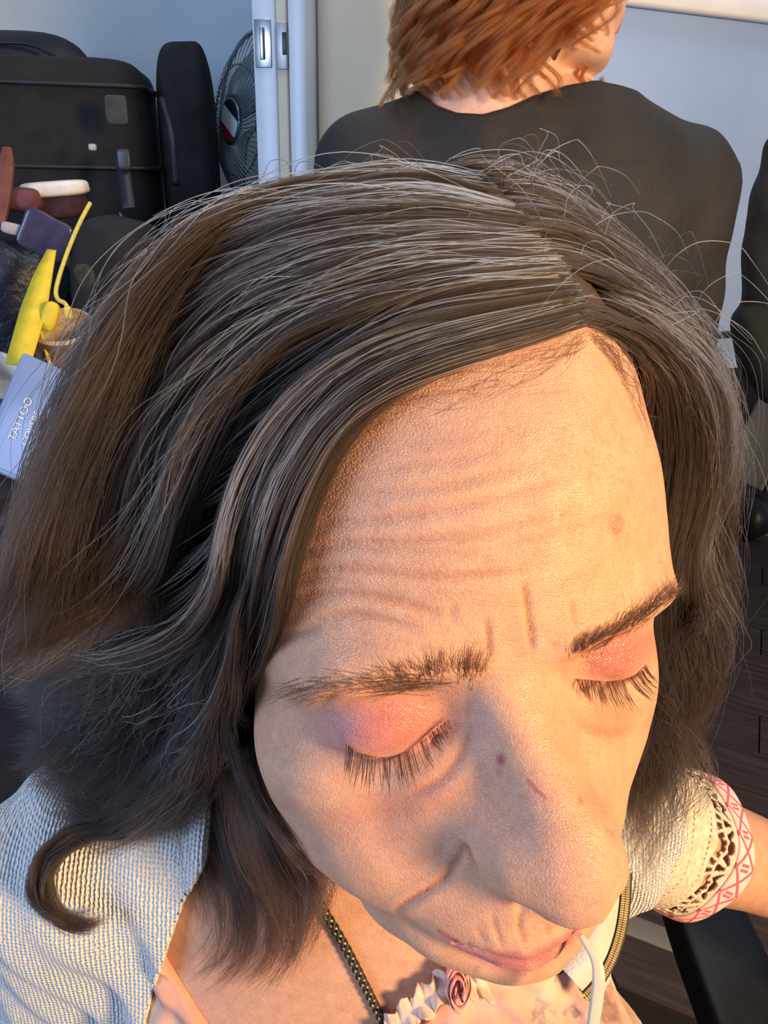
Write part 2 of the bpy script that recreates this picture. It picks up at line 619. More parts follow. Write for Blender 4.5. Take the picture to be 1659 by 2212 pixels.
def blot(px, py, rx, ry, ang, col, amt, hard=2):
    c, s = math.cos(math.radians(ang)), math.sin(math.radians(ang))
    dx, dy = pv[:, 0] - px, pv[:, 1] - py
    e = ((dx * c + dy * s) / rx) ** 2 + ((-dx * s + dy * c) / ry) ** 2
    w = amt * np.exp(-e ** (hard / 2)) * facing * (pv[:, 2] < .32)
    tint[:] = tint * (1 - w[:, None]) + V3(*col) * w[:, None]
    return w


def stroke(line, wpx, col, amt):
    p = catmull(line, 40)
    ii = np.where(facing & (pv[:, 2] < .32) & (pv[:, 0] > p[:, 0].min() - 60) & (pv[:, 0] < p[:, 0].max() + 60)
                  & (pv[:, 1] > p[:, 1].min() - 60) & (pv[:, 1] < p[:, 1].max() + 60))[0]
    dd = np.linalg.norm(pv[ii][:, None, :2] - p[None], axis=-1)
    wl = np.interp(np.linspace(0, 1, 40), np.linspace(0, 1, len(wpx)), wpx) if np.ndim(wpx) else np.full(40, wpx)
    w = amt * np.exp(-((dd / wl[None]).min(1)) ** 3)
    tint[ii] = tint[ii] * (1 - w[:, None]) + V3(*col) * w[:, None]
    o = np.zeros(len(BV))
    o[ii] = w
    return o


gloss = np.zeros(len(BV))
blot(1000, 1150, 420, 330, 0, (.67, .385, .245), .5)
blot(900, 1780, 190, 130, 15, (.66, .33, .22), .5)
blot(1270, 1900, 110, 120, 0, (.68, .36, .25), .6)
gloss += blot(850, 1565, 150, 66, -6, (.54, .17, .14), .88, 4)
blot(745, 1545, 60, 48, -20, (.54, .25, .26), .5)
blot(800, 1610, 70, 34, 15, (.50, .22, .24), .5)
blot(955, 1525, 50, 40, -10, (.58, .30, .18), .5)
gloss += blot(1330, 1415, 95, 52, -22, (.50, .16, .13), .9, 4)
blot(1330, 1455, 75, 20, 0, (.50, .18, .15), .4)
blot(870, 1735, 125, 36, -12, (.58, .22, .12), .7)
blot(770, 1775, 50, 26, 0, (.58, .27, .20), .4)
blot(940, 1680, 60, 20, -35, (.56, .30, .26), .45)
blot(1330, 1545, 85, 32, -8, (.55, .21, .12), .7)
blot(1350, 1580, 50, 20, -8, (.56, .24, .17), .4)
blot(1045, 1560, 30, 70, 10, (.58, .36, .32), .4)
blot(1082, 1641, 11, 13, 0, (.42, .08, .09), .95, 4)
blot(1078, 1668, 7, 12, 0, (.45, .12, .12), .6)
stroke([(1143, 1688), (1160, 1708), (1178, 1722)], 5, (.45, .11, .12), .85)
blot(1253, 1730, 5, 8, 0, (.5, .13, .10), .85)
blot(1283, 1851, 6, 7, 0, (.55, .22, .16), .6)
blot(615, 1642, 9, 10, 0, (.5, .3, .2), .6)
blot(1138, 915, 14, 26, 20, (.62, .32, .22), .45)
blot(1052, 1215, 8, 12, 0, (.45, .28, .18), .6)
for _x, _y in ((1330, 1132),):
    blot(_x, _y, 19, 24, 0, (.52, .22, .14), .85, 6)
lipw = stroke([(950, 2012), (990, 2040), (1040, 2064), (1100, 2077), (1150, 2075), (1200, 2050), (1245, 2015)], [6, 10, 15, 24, 25, 20, 12], (.50, .17, .17), .92)
gloss += lipw
blot(1030, 2060, 60, 14, 18, (.46, .22, .25), .35)
stroke([(945, 2006), (1000, 2045), (1060, 2075), (1130, 2088)], 4, (.34, .13, .14), .4)
tint *= (1 - .6 * crease_shade[:, None] * V3(.7, 1, 1.1))  # shade in the creases painted into the skin tint
# scalp under the hair
FACE_POLY = np.array([(1262, 695), (1150, 740), (1010, 780), (890, 825), (800, 870), (720, 935), (650, 1040), (590, 1160), (560, 1300), (520, 1400),
                      (450, 1500), (480, 1700), (600, 1950), (900, 2212), (1400, 2212), (1500, 1500), (1520, 1200), (1440, 950), (1390, 820), (1330, 740)], float)


def inside(poly, x, y):
    r = np.zeros(len(x), bool)
    for (x0, y0), (x1, y1) in zip(poly, np.roll(poly, -1, 0)):
        c = (y0 > y) != (y1 > y)
        r ^= c & (x < (x1 - x0) * (y - y0) / np.where(c, y1 - y0, 1) + x0)
    return r


hq = world_to_head(BV)
scalp = ~(inside(FACE_POLY, pv[:, 0], pv[:, 1]) & (hq[:, 1] < 20)) & (hq[:, 2] > -20)
tint[scalp] = V3(.085, .058, .043)
person = bpy.data.objects.new('person', None)
COL.objects.link(person)
person.location = (0.0, 0.34, 0.0)
PINV = person.location.copy()
BODY_W = BV.copy()
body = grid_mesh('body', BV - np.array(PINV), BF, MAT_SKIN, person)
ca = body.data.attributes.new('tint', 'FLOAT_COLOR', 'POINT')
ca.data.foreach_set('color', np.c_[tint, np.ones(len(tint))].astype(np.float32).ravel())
ga = body.data.attributes.new('gloss', 'FLOAT', 'POINT')
ga.data.foreach_set('value', np.clip(gloss, 0, 1).astype(np.float32))
person['label'] = 'person in front with bowed head and closed eyes, wearing a cream knit cardigan'
person['category'] = 'person'
bvh = BVHTree.FromPolygons(BV[::1].tolist(), BF.tolist())


# ------------------------------------------------------------------ hair
def near_dist(p):
    r = bvh.find_nearest(Vector(p))
    return r[3], np.array(r[0])


def lay(px, py, h, guess=None, zmin=.12, zmax=.46):
    """point on the pixel's ray where it first comes within h of the skin, else its closest approach"""
    d = ray(px, py)
    L = np.linalg.norm(d)
    z = zmin
    best = (9, z)
    while z < zmax:
        dist, _ = near_dist(CAM + d * z)
        if dist < best[0]:
            best = (dist, z)
        if dist <= h:
            break
        z += max(dist - h, .0015) / L
    return best[1]


def guide(pts, h, n=40, bias=0.0, zm=None):
    """pixel polyline -> smooth curve in space resting h above head and shoulders"""
    hh = np.interp(np.linspace(0, 1, len(pts)), np.linspace(0, 1, len(h)), h) if np.ndim(h) else np.full(len(pts), h)
    zz = np.full(len(pts), .12) if zm is None else np.interp(np.linspace(0, 1, len(pts)), np.linspace(0, 1, len(zm)), zm)
    z = np.array([lay(x, y, hk, zmin=zk) for (x, y), hk, zk in zip(pts, hh, zz)]) + bias
    for _ in range(3):
        z[1:-1] = .25 * z[:-2] + .5 * z[1:-1] + .25 * z[2:]
    return catmull([at(x, y, k) for (x, y), k in zip(pts, z)], n)


def smooth_noise(n, k, rng, freq):
    """n random smooth 3d curves with k samples"""
    t = np.linspace(0, 1, k)
    o = np.zeros((n, k, 3))
    for f in freq:
        ph = rng.uniform(0, 2 * math.pi, (n, 1, 3))
        am = rng.normal(0, 1, (n, 1, 3)) / f ** .5
        ff = f * rng.uniform(.7, 1.3, (n, 1, 3))
        o += am * np.sin(2 * math.pi * ff * t[None, :, None] + ph)
    return o


def sheet(guides, count, rng, amp=.0012, depth=.5, clump=.5, nclump=60, wav=(1, 2.5), cut=(.75, 1.0), lift=(0, 0)):
    """strands between neighbouring guide curves; depth pulls part of them down towards the skin"""
    G = np.array(guides)
    K = G.shape[1]
    near = np.array([[near_dist(p)[1] for p in g[::3]] for g in G])
    near = np.array([catmull(g, K) for g in near])
    cu = rng.uniform(0, len(G) - 1, nclump)
    ci = rng.integers(0, nclump, count)
    u = rng.uniform(0, len(G) - 1, count)

    def ev(A, u):
        i = np.clip(u.astype(int), 0, len(G) - 2)
        f = (u - i)[:, None, None]
        return A[i] * (1 - f) + A[i + 1] * f
    # strands pick the clump nearest to them
    order = np.argsort(cu)
    ci = order[np.clip(np.searchsorted(cu[order], u), 0, nclump - 1)]
    t = np.linspace(0, 1, K)
    pull = clump * np.clip(t * 1.4 - .15, 0, 1)[None]
    uu = u[:, None] * (1 - pull) + cu[ci][:, None] * pull
    # evaluate with u varying along the strand
    i = np.clip(uu.astype(int), 0, len(G) - 2)
    f = (uu - i)[..., None]
    kk = np.arange(K)[None]
    P = G[i, kk] * (1 - f) + G[i + 1, kk] * f
    Nn = near[i, kk] * (1 - f) + near[i + 1, kk] * f
    s = 1 - depth * rng.uniform(0, 1, (count, 1, 1)) ** 1.6
    s = 1 - (1 - s) * np.clip(t * 5, 0, 1)[None, :, None]
    lf = rng.uniform(lift[0], lift[1], (count, 1, 1)) * np.sin(math.pi * np.clip(t, 0, 1))[None, :, None]
    P = Nn + (P - Nn) * (s + lf)
    grow = (.25 + .75 * t)[None, :, None]
    P = P + smooth_noise(count, K, rng, wav) * amp * grow
    cn = smooth_noise(nclump, K, rng, (1, 2)) * amp * 2.0 * grow
    P = P + cn[ci]
    # shorten the ends unevenly
    L = rng.uniform(cut[0], cut[1], count)
    t0 = np.abs(rng.normal(0, .026, count))[:, None]
    tt = (t0 + t[None] * (L[:, None] - t0)) * (K - 1)
    a = np.clip(tt.astype(int), 0, K - 2)
    ff = (tt - a)[..., None]
    ii = np.arange(count)[:, None]
    return P[ii, a] * (1 - ff) + P[ii, a + 1] * ff


def hair_object(name, strands, radius, mat, parent, origin, keep=None, tip=.35):
    """list of (n, k, 3) arrays -> one hair curves object"""
    hc = bpy.data.hair_curves.new(name)
    sizes = [s.shape[1] for s in strands for _ in range(len(s))]
    hc.add_curves(sizes)
    pos = np.concatenate([s.reshape(-1, 3) for s in strands]) - np.array(origin)
    hc.attributes['position'].data.foreach_set('vector', pos.astype(np.float32).ravel())
    ra = hc.attributes.get('radius') or hc.attributes.new('radius', 'FLOAT', 'POINT')
    rad = np.concatenate([np.tile(np.interp(np.linspace(0, 1, s.shape[1]), [0, .7, 1], [1, 1, tip]), len(s)) * np.repeat(RNG.uniform(.75, 1.25, len(s)), s.shape[1]) for s in strands]) * radius
    ra.data.foreach_set('value', rad.astype(np.float32))
    hc.materials.append(mat)
    o = bpy.data.objects.new(name, hc)
    COL.objects.link(o)
    if parent:
        o.parent = parent
    return o


def hair_material(name, col, rough=.34, var=.25, radial=.5, ior=1.32):
    m = bpy.data.materials.new(name)
    m.use_nodes = True
    nt = m.node_tree
    nt.nodes.clear()
    out = nt.nodes.new('ShaderNodeOutputMaterial')
    h = nt.nodes.new('ShaderNodeBsdfHairPrincipled')
    h.model = 'CHIANG'
    h.parametrization = 'COLOR'
    inf = nt.nodes.new('ShaderNodeHairInfo')
    r = ramp(nt, [(0, tuple(c * (1 - var) for c in col)), (1, tuple(min(1, c * (1 + var)) for c in col))])
    nt.links.new(inf.outputs['Random'], r.inputs['Fac'])
    nt.links.new(r.outputs['Color'], h.inputs['Color'])
    h.inputs['Roughness'].default_value = rough
    h.inputs['Radial Roughness'].default_value = radial
    h.inputs['IOR'].default_value = ior
    nt.links.new(h.outputs[0], out.inputs['Surface'])
    return m


MAT_HAIR = hair_material('dark_hair', (.027, .0185, .0140), .5, .6)
MAT_GREY = hair_material('grey_hair', (.58, .56, .53), .45, .25)

GL = [[(1262, 700), (1150, 742), (1010, 778), (890, 822), (800, 868), (730, 935), (675, 1030), (630, 1130), (602, 1240), (588, 1340), (560, 1440), (495, 1530), (400, 1600), (280, 1650), (150, 1665)],
      [(1250, 670), (1100, 705), (940, 745), (800, 800), (700, 880), (620, 990), (565, 1110), (540, 1230), (525, 1340), (470, 1430), (370, 1500), (250, 1550), (110, 1590), (30, 1610)],
      [(1225, 630), (1060, 655), (890, 690), (740, 750), (620, 840), (530, 960), (475, 1090), (455, 1200), (430, 1290), (360, 1370), (250, 1420), (120, 1450), (10, 1490)],
      [(1195, 590), (1020, 605), (840, 640), (680, 700), (550, 790), (450, 910), (390, 1040), (360, 1150), (320, 1250), (240, 1320), (130, 1370), (20, 1430), (-40, 1480)],
      [(1165, 550), (980, 555), (790, 585), (620, 645), (480, 735), (370, 850), (300, 980), (260, 1100), (215, 1210), (150, 1290), (70, 1360), (-10, 1440)],
      [(1135, 510), (930, 500), (730, 525), (560, 580), (420, 665), (310, 780), (235, 905), (185, 1030), (145, 1150), (95, 1260), (40, 1360), (-30, 1450)],
      [(1105, 470), (900, 445), (700, 465), (520, 520), (380, 605), (270, 710), (190, 830), (140, 960), (100, 1080), (60, 1200), (20, 1310), (-30, 1420)],
      [(1070, 430), (880, 395), (690, 415), (520, 460), (380, 540), (270, 640), (185, 760), (125, 890), (80, 1020), (40, 1150), (0, 1280), (-50, 1400)],
      [(1020, 385), (860, 362), (690, 387), (540, 428), (410, 497), (300, 590), (210, 700), (140, 830), (80, 960), (30, 1100), (-20, 1240), (-70, 1380)]]
GR = [[(1266, 697), (1330, 722), (1395, 765), (1450, 825), (1478, 900), (1480, 990), (1465, 1080), (1445, 1160), (1440, 1250), (1455, 1330), (1445, 1420), (1430, 1520), (1410, 1620), (1380, 1720)],
      [(1250, 665), (1340, 690), (1430, 745), (1500, 820), (1530, 920), (1525, 1020), (1500, 1110), (1470, 1190), (1475, 1280), (1500, 1370), (1490, 1470), (1460, 1570), (1430, 1670), (1390, 1780)],
      [(1222, 620), (1320, 640), (1420, 700), (1500, 780), (1550, 890), (1555, 1000), (1530, 1090), (1500, 1170), (1500, 1260), (1530, 1360), (1540, 1450), (1500, 1550), (1460, 1640), (1420, 1740)],
      [(1185, 570), (1290, 590), (1400, 650), (1490, 740), (1550, 850), (1562, 970), (1540, 1080), (1510, 1180), (1530, 1280), (1560, 1370), (1550, 1470), (1500, 1560)],
      [(1145, 510), (1250, 530), (1360, 590), (1460, 680), (1530, 790), (1562, 910), (1565, 1020), (1540, 1130), (1540, 1240), (1570, 1330), (1575, 1430)],
      [(1095, 450), (1200, 465), (1310, 520), (1410, 610), (1490, 710), (1545, 820), (1575, 930), (1572, 1040), (1555, 1150), (1565, 1260), (1590, 1340)],
      [(1040, 395), (1130, 400), (1240, 450), (1340, 530), (1430, 620), (1500, 720), (1552, 830), (1580, 950), (1580, 1070), (1570, 1200)],
      [(990, 352), (1080, 352), (1180, 388), (1280, 460), (1365, 550), (1440, 640), (1505, 740), (1550, 850), (1575, 960), (1580, 1080)]]
GL = [[(g[0][0] + 26, g[0][1] - 2)] + g for g in GL]
GR = [[(g[0][0] - 26, g[0][1] + 2)] + g for g in GR]
hL = [guide(g, (.0003, .006, .009 + .001 * i, .010 + .0025 * i, .010 + .0045 * i, .012 + .0050 * i, .014 + .0045 * i, .016 + .004 * i)) for i, g in enumerate(GL)]
hR = [guide(g, (.0003, .006, .010, .014, .018, .018), zm=(.12, .14, .20, .262, .275, .285, .295, .30, .31, .32)) for g in GR]
NH = 1.0

dark, grey = [], []
dark.append(sheet(hL, int(16000 * NH), RNG, depth=.75, nclump=260, clump=.7))
grey.append(sheet(hL, 330, RNG, depth=.02, amp=.0022, nclump=300, clump=.2, wav=(1, 2.5, 5), lift=(0, .12), cut=(.3, 1)))
dark.append(sheet(hR, int(11000 * NH), RNG, depth=.75, amp=.0018, nclump=190, clump=.7, wav=(1, 3)))
grey.append(sheet(hR, 170, RNG, depth=.02, amp=.0028, nclump=200, clump=.2, wav=(1, 3, 5), lift=(0, .15), cut=(.3, 1)))
# lower locks on her right side
UC = [[(590, 1130), (560, 1230), (520, 1330), (500, 1430), (455, 1540), (415, 1640), (362, 1715), (289, 1787), (217, 1812), (150, 1775), (127, 1697)],
      [(540, 1130), (505, 1230), (470, 1330), (440, 1440), (380, 1540), (330, 1630), (280, 1710), (220, 1760), (160, 1740), (110, 1660)],
      [(450, 1130), (420, 1240), (380, 1340), (330, 1450), (270, 1550), (200, 1630), (140, 1670), (80, 1640)],
      [(350, 1130), (310, 1240), (260, 1350), (200, 1450), (130, 1540), (70, 1600), (20, 1610)]]
hU = [guide(g, (.008, .012, .016, .022, .026, .026)) for g in UC]
dark.append(sheet(hU, int(8000 * NH), RNG, depth=.45, amp=.0026, nclump=150, clump=.75, wav=(1, 3), cut=(.7, 1)))
grey.append(sheet(hU, 90, RNG, depth=.02, amp=.004, nclump=80, clump=.2, wav=(1, 3), lift=(0, .15), cut=(.4, 1)))
SD = [[(590, 1130), (575, 1260), (540, 1380), (505, 1500), (520, 1640), (570, 1750), (640, 1840), (690, 1900), (690, 1990), (650, 2080)],
      [(570, 1130), (555, 1260), (520, 1380), (490, 1500), (500, 1640), (540, 1770), (590, 1880), (630, 1980), (620, 2070), (560, 2140)],
      [(550, 1130), (535, 1260), (500, 1380), (470, 1500), (470, 1640), (495, 1770), (530, 1880), (560, 1980), (545, 2080), (470, 2150)],
      [(530, 1130), (515, 1260), (480, 1380), (440, 1500), (430, 1640), (440, 1770), (460, 1880), (480, 1960), (470, 2050), (400, 2120)],
      [(500, 1130), (485, 1260), (450, 1380), (400, 1500), (370, 1640), (370, 1760), (390, 1850), (420, 1920), (430, 1990)]]
hS = [guide(g, (.005, .005, .006, .008, .012, .012, .008)) for g in SD]
dark.append(sheet(hS, int(5500 * NH), RNG, depth=.8, amp=.0020, nclump=90, clump=.75, wav=(1, 2), cut=(.55, 1)))
LP = [[(240, 1770), (135, 1785), (75, 1825), (52, 1885), (62, 1950), (98, 1990), (140, 2012), (190, 2020)],
      [(260, 1790), (180, 1800), (105, 1850), (82, 1900), (95, 1960), (135, 1998), (185, 2010), (225, 1995)],
      [(280, 1810), (200, 1822), (135, 1862), (105, 1910), (112, 1965), (150, 1995), (190, 2004), (230, 1985)]]
hP = [guide(g, .024) for g in LP]
dark.append(sheet(hP, 900, RNG, depth=.35, amp=.0012, nclump=8, clump=.9, wav=(1,), cut=(.8, 1)))
LR = [[(1440, 1280), (1432, 1400), (1428, 1520), (1408, 1640), (1375, 1740), (1350, 1830), (1345, 1900)],
      [(1480, 1300), (1465, 1430), (1450, 1550), (1430, 1660), (1395, 1760), (1370, 1850), (1385, 1920)],
      [(1520, 1330), (1510, 1440), (1490, 1560), (1465, 1680), (1430, 1780), (1400, 1860), (1430, 1930)]]
hLR = [guide(g, .012, zm=(.29, .30, .31)) for g in LR]
dark.append(sheet(hLR, int(2600 * NH), RNG, depth=.6, amp=.0040, nclump=70, clump=.75, wav=(1, 3), cut=(.5, 1)))
grey.append(sheet(hLR, 60, RNG, depth=0, amp=.004, nclump=50, clump=.1, wav=(1, 3), cut=(.5, 1)))
# baby hair at the hairline
BH = [[(1262, 715), (1180, 770), (1060, 810), (950, 850), (850, 890), (790, 930)], [(1270, 735), (1200, 800), (1100, 850), (980, 880), (860, 905), (780, 925)],
      [(1150, 765), (1060, 800), (950, 845), (850, 880), (760, 930), (690, 1010)], [(900, 830), (800, 880), (720, 960), (670, 1050), (630, 1150), (600, 1260)]]
hB = [guide(g, .0015) for g in BH]
baby = []
baby.append(sheet(hB, 60, RNG, depth=0, amp=.0018, nclump=100, clump=.1, wav=(1, 2), cut=(.3, 1)))
BH = [[(1275, 710), (1330, 750), (1375, 820), (1395, 900), (1405, 960)], [(1290, 740), (1335, 790), (1370, 850), (1390, 920), (1405, 990)]]
baby.append(sheet([guide(g, .0015) for g in BH], 40, RNG, depth=0, amp=.0012, nclump=80, clump=.1, wav=(1, 2), cut=(.3, 1)))
# back of the head
back = []
for i, a in enumerate(np.linspace(-1.9, 1.9, 14)):
    pts = []
    for k, e in enumerate(np.linspace(0, 1, 9)):
        th = e * 1.75
        r = V3(86 * math.sin(a), 0, 0)
        q = V3(86 * math.sin(a) * math.sin(min(th, 1.57)), 22 + (108 * math.cos(a) if math.cos(a) > 0 else 40 * math.cos(a)) * math.sin(min(th, 1.57)), 52 + 92 * math.cos(th))
        if th > 1.57:
            q[2] = 52 - 190 * (th - 1.57) / .18 * .9
        pts.append(head_to_world(q))
    back.append(catmull(pts, 40))
dark.append(sheet(back, int(5000 * NH), RNG, depth=.5, amp=.003, nclump=60))
# flyaways over the crown
fly = []
FL = [(760, 395), (830, 375), (900, 360), (960, 350), (1020, 345), (1080, 350), (1150, 375), (1220, 420), (1300, 490), (1380, 570), (1450, 650), (640, 415), (540, 450)]
for k in range(70):
    x0, y0 = FL[RNG.integers(len(FL))]
    x0 += RNG.normal(0, 40)
    y0 += RNG.uniform(10, 70)
    sgn = -1 if x0 < 1000 else 1
    if RNG.uniform() < .3:
        sgn = -sgn
    n = 6
    x = x0 + sgn * np.linspace(0, RNG.uniform(60, 260), n) + RNG.normal(0, 12, n)
    arch = np.sin(np.linspace(0, math.pi * RNG.uniform(.7, 1.1), n))
    y = y0 - arch * RNG.uniform(25, 110) + np.linspace(0, 1, n) ** 2 * abs(x[-1] - x0) * .35
    fly.append(catmull([at(a, b, lay(a, b, .004)) for a, b in zip(x, y)], 40))
fly = np.array(fly)
grey.append(fly[:45])
dark.append(fly[45:])
RH = .000088
hair = hair_object('hair', dark, RH, MAT_HAIR, person, PINV)
hair['label'] = 'shoulder-length dark brown hair, parted'
hair_object('hairline_wisps', baby, .000042, MAT_HAIR, person, PINV)
ghair = hair_object('grey_hair', grey, RH * 1.05, MAT_GREY, person, PINV)
ghair['label'] = 'loose white strands'


# ------------------------------------------------------------------ brows and lashes
def tuft(roots, tips, n, spread_r, spread_t, k=8, bow=.0012, lift=.0006, zoff=-.0012, jitter_len=.25):
    """short hairs from pixel roots to pixel tips, rooted on the skin"""
    out = []
    R_, T_ = catmull(roots, 200), catmull(tips, 200)
    for i in range(n):
        j = RNG.integers(0, 200)
        r = R_[j] + RNG.normal(0, 1, 2) * spread_r
        v = (T_[j] - R_[j]) * RNG.uniform(1 - jitter_len, 1 + jitter_len * .6) + RNG.normal(0, 1, 2) * spread_t
        p0 = on_skin(r[0], r[1], bvh)
        if p0 is None:
            continue
        z0 = (p0 - CAM) @ FWD
        pts = []
        for t in np.linspace(0, 1, k):
            q = r + v * t
            z = z0 + zoff * t
            s = on_skin(q[0], q[1], bvh)
            if s is not None:
                z = min(z, (s - CAM) @ FWD - lift * (t > 0))
            pts.append(at(q[0], q[1], z))
        pts = np.array(pts)
        for _ in range(2):
            pts[1:-1] = .25 * pts[:-2] + .5 * pts[1:-1] + .25 * pts[2:]
        out.append(pts)
    return np.array(out)


MAT_BROW = hair_material('brow_hair', (.018, .013, .010), .5, .3)
br = [tuft([(1035, 1458), (985, 1452), (920, 1455), (850, 1465), (780, 1472), (700, 1480), (625, 1488)],
           [(1050, 1410), (960, 1418), (850, 1445), (770, 1468), (700, 1482), (620, 1500), (580, 1510)], 380, (10, 12), (12, 10))]
br.append(tuft([(970, 1478), (900, 1480), (840, 1485)], [(900, 1478), (830, 1490), (770, 1500)], 90, (14, 8), (12, 8)))
o = hair_object('eyebrow', br, .000052, MAT_BROW, person, PINV, tip=.2)
br = [tuft([(1238, 1416), (1275, 1396), (1325, 1366), (1375, 1338), (1425, 1306), (1452, 1282)],
           [(1252, 1375), (1310, 1362), (1365, 1332), (1412, 1302), (1455, 1272), (1470, 1255)], 620, (9, 9), (8, 6))]
o = hair_object('eyebrow.001', br, .000052, MAT_BROW, person, PINV, tip=.2)


def lashes(line, tips, n):
    out = []
    A, B = catmull(line, 200), catmull(tips, 200)
    cl = np.sort(RNG.uniform(0, 199, 26))
    for i in range(n):
        j = RNG.uniform(0, 199)
        c = cl[np.argmin(np.abs(cl - j))]
        jt = j + (c - j) * .75
        p0 = on_skin(*A[int(j)], bvh)
        if p0 is None:
            continue
        z0 = (p0 - CAM) @ FWD
        a, b = A[int(j)], B[int(np.clip(jt, 0, 199))]
        b = a + (b - a) * RNG.uniform(.55, 1.08) + RNG.normal(0, 3, 2)
        pts = []
        for t in np.linspace(0, 1, 9):
            q = a + (b - a) * t
            q[1] += 6 * math.sin(math.pi * t)
            z = z0 - .0005 - .0030 * math.sin(t * 2.2)
            s = on_skin(q[0], q[1], bvh)
            if s is not None:
                z = min(z, (s - CAM) @ FWD - .0004)
            pts.append(at(q[0], q[1], z))
        out.append(pts)
    return np.array(out)


MAT_LASH = hair_material('lash_hair', (.008, .006, .005), .5, .2)
LS = lashes([(746, 1604), (765, 1620), (790, 1630), (837, 1636), (877, 1624), (911, 1600), (938, 1577), (968, 1553)],
            [(740, 1665), (755, 1700), (778, 1715), (832, 1718), (888, 1704), (932, 1668), (960, 1618), (980, 1572)], 120)
hair_object('eyelashes', [LS], .000070, MAT_LASH, person, PINV, tip=.15)
LS = lashes([(1245, 1466), (1275, 1469), (1315, 1472), (1353, 1466), (1383, 1452), (1396, 1434)],
            [(1243, 1500), (1275, 1515), (1330, 1535), (1390, 1535), (1418, 1505), (1424, 1458)], 105)
hair_object('eyelashes.001', [LS], .000070, MAT_LASH, person, PINV, tip=.15)


# ------------------------------------------------------------------ mesh helpers
def mesh_obj(name, v, f, mat, parent=None, smooth=True, origin=None):
    me = bpy.data.meshes.new(name)
    org = np.zeros(3) if origin is None else np.asarray(origin, float)
    me.from_pydata((np.asarray(v, float) - org).tolist(), [], [tuple(int(i) for i in q) for q in f])
    if smooth:
        me.polygons.foreach_set('use_smooth', np.ones(len(me.polygons), bool))
    me.update()
    if mat:
        me.materials.append(mat)
    o = bpy.data.objects.new(name, me)
    COL.objects.link(o)
    if parent is not None:
        o.parent = parent
    elif origin is not None:
        o.location = org
    return o


def frames(P):
    P = np.asarray(P, float)
    T = np.gradient(P, axis=0)
    T /= np.linalg.norm(T, axis=1)[:, None] + 1e-12
    n = np.cross(T[0], (0, 0, 1.0))
    if np.linalg.norm(n) < .1:
        n = np.cross(T[0], (1.0, 0, 0))
    N = []
    for t in T:
        n = n - (n @ t) * t
        n = n / np.linalg.norm(n)
        N.append(n)
    N = np.array(N)
    return T, N, np.cross(T, N)


def tube_data(P, r, seg=8, flat=1.0, cap_ends=True, side=None):
    P = np.asarray(P, float)
    T, N, Bn = frames(P)
    if side is not None:
        s = np.asarray(side, float)
        N = s[None] - (T @ s)[:, None] * T
        N /= np.linalg.norm(N, axis=1)[:, None]
        Bn = np.cross(T, N)
    r = np.broadcast_to(np.asarray(r, float), (len(P),))
    a = np.arange(seg) / seg * 2 * math.pi
    V = P[:, None] + r[:, None, None] * (np.cos(a)[None, :, None] * N[:, None] + flat * np.sin(a)[None, :, None] * Bn[:, None])
    V = V.reshape(-1, 3)
    F = []
    for i in range(len(P) - 1):
        for j in range(seg):
            k = (j + 1) % seg
            F.append((i * seg + j, i * seg + k, (i + 1) * seg + k, (i + 1) * seg + j))
    if cap_ends:
        F.append(tuple(range(seg))[::-1])
        F.append(tuple((len(P) - 1) * seg + j for j in range(seg)))
    return V, F


def join(parts):
    V, F, n = [], [], 0
    for v, f in parts:
        V.append(np.asarray(v))
        F += [tuple(i + n for i in q) for q in f]
        n += len(v)
    return np.concatenate(V), F


def box_data(c, s, R=None):
    v = np.array([[x, y, z] for x in (-.5, .5) for y in (-.5, .5) for z in (-.5, .5)]) * np.asarray(s)
    if R is not None:
        v = v @ np.asarray(R).T
    return v + np.asarray(c), [(0, 1, 3, 2), (4, 6, 7, 5), (0, 4, 5, 1), (2, 3, 7, 6), (0, 2, 6, 4), (1, 5, 7, 3)]


def bevel(o, w, seg=2):
    m = o.modifiers.new('bevel', 'BEVEL')
    m.width, m.segments = w, seg
    m.limit_method = 'ANGLE'
    for p in o.data.polygons:
        p.use_smooth = True
    return o


def ribbon_data(P, side, half, thick):
    """flat strip along P, width along the side vectors"""
    P, side = np.asarray(P, float), np.asarray(side, float)
    T = np.gradient(P, axis=0)
    T /= np.linalg.norm(T, axis=1)[:, None]
    side = np.broadcast_to(side, P.shape)
    S = side - (side * T).sum(1)[:, None] * T
    S /= np.linalg.norm(S, axis=1)[:, None]
    Nn = np.cross(T, S)
    half = np.broadcast_to(np.asarray(half, float), (len(P),))[:, None]
    c = [P - S * half - Nn * thick / 2, P + S * half - Nn * thick / 2, P + S * half + Nn * thick / 2, P - S * half + Nn * thick / 2]
    V = np.stack(c, 1).reshape(-1, 3)
    F = []
    for i in range(len(P) - 1):
        for j in range(4):
            k = (j + 1) % 4
            F.append((i * 4 + j, i * 4 + k, i * 4 + 4 + k, i * 4 + 4 + j))
    n = (len(P) - 1) * 4
    return V, F + [(3, 2, 1, 0), (n, n + 1, n + 2, n + 3)]


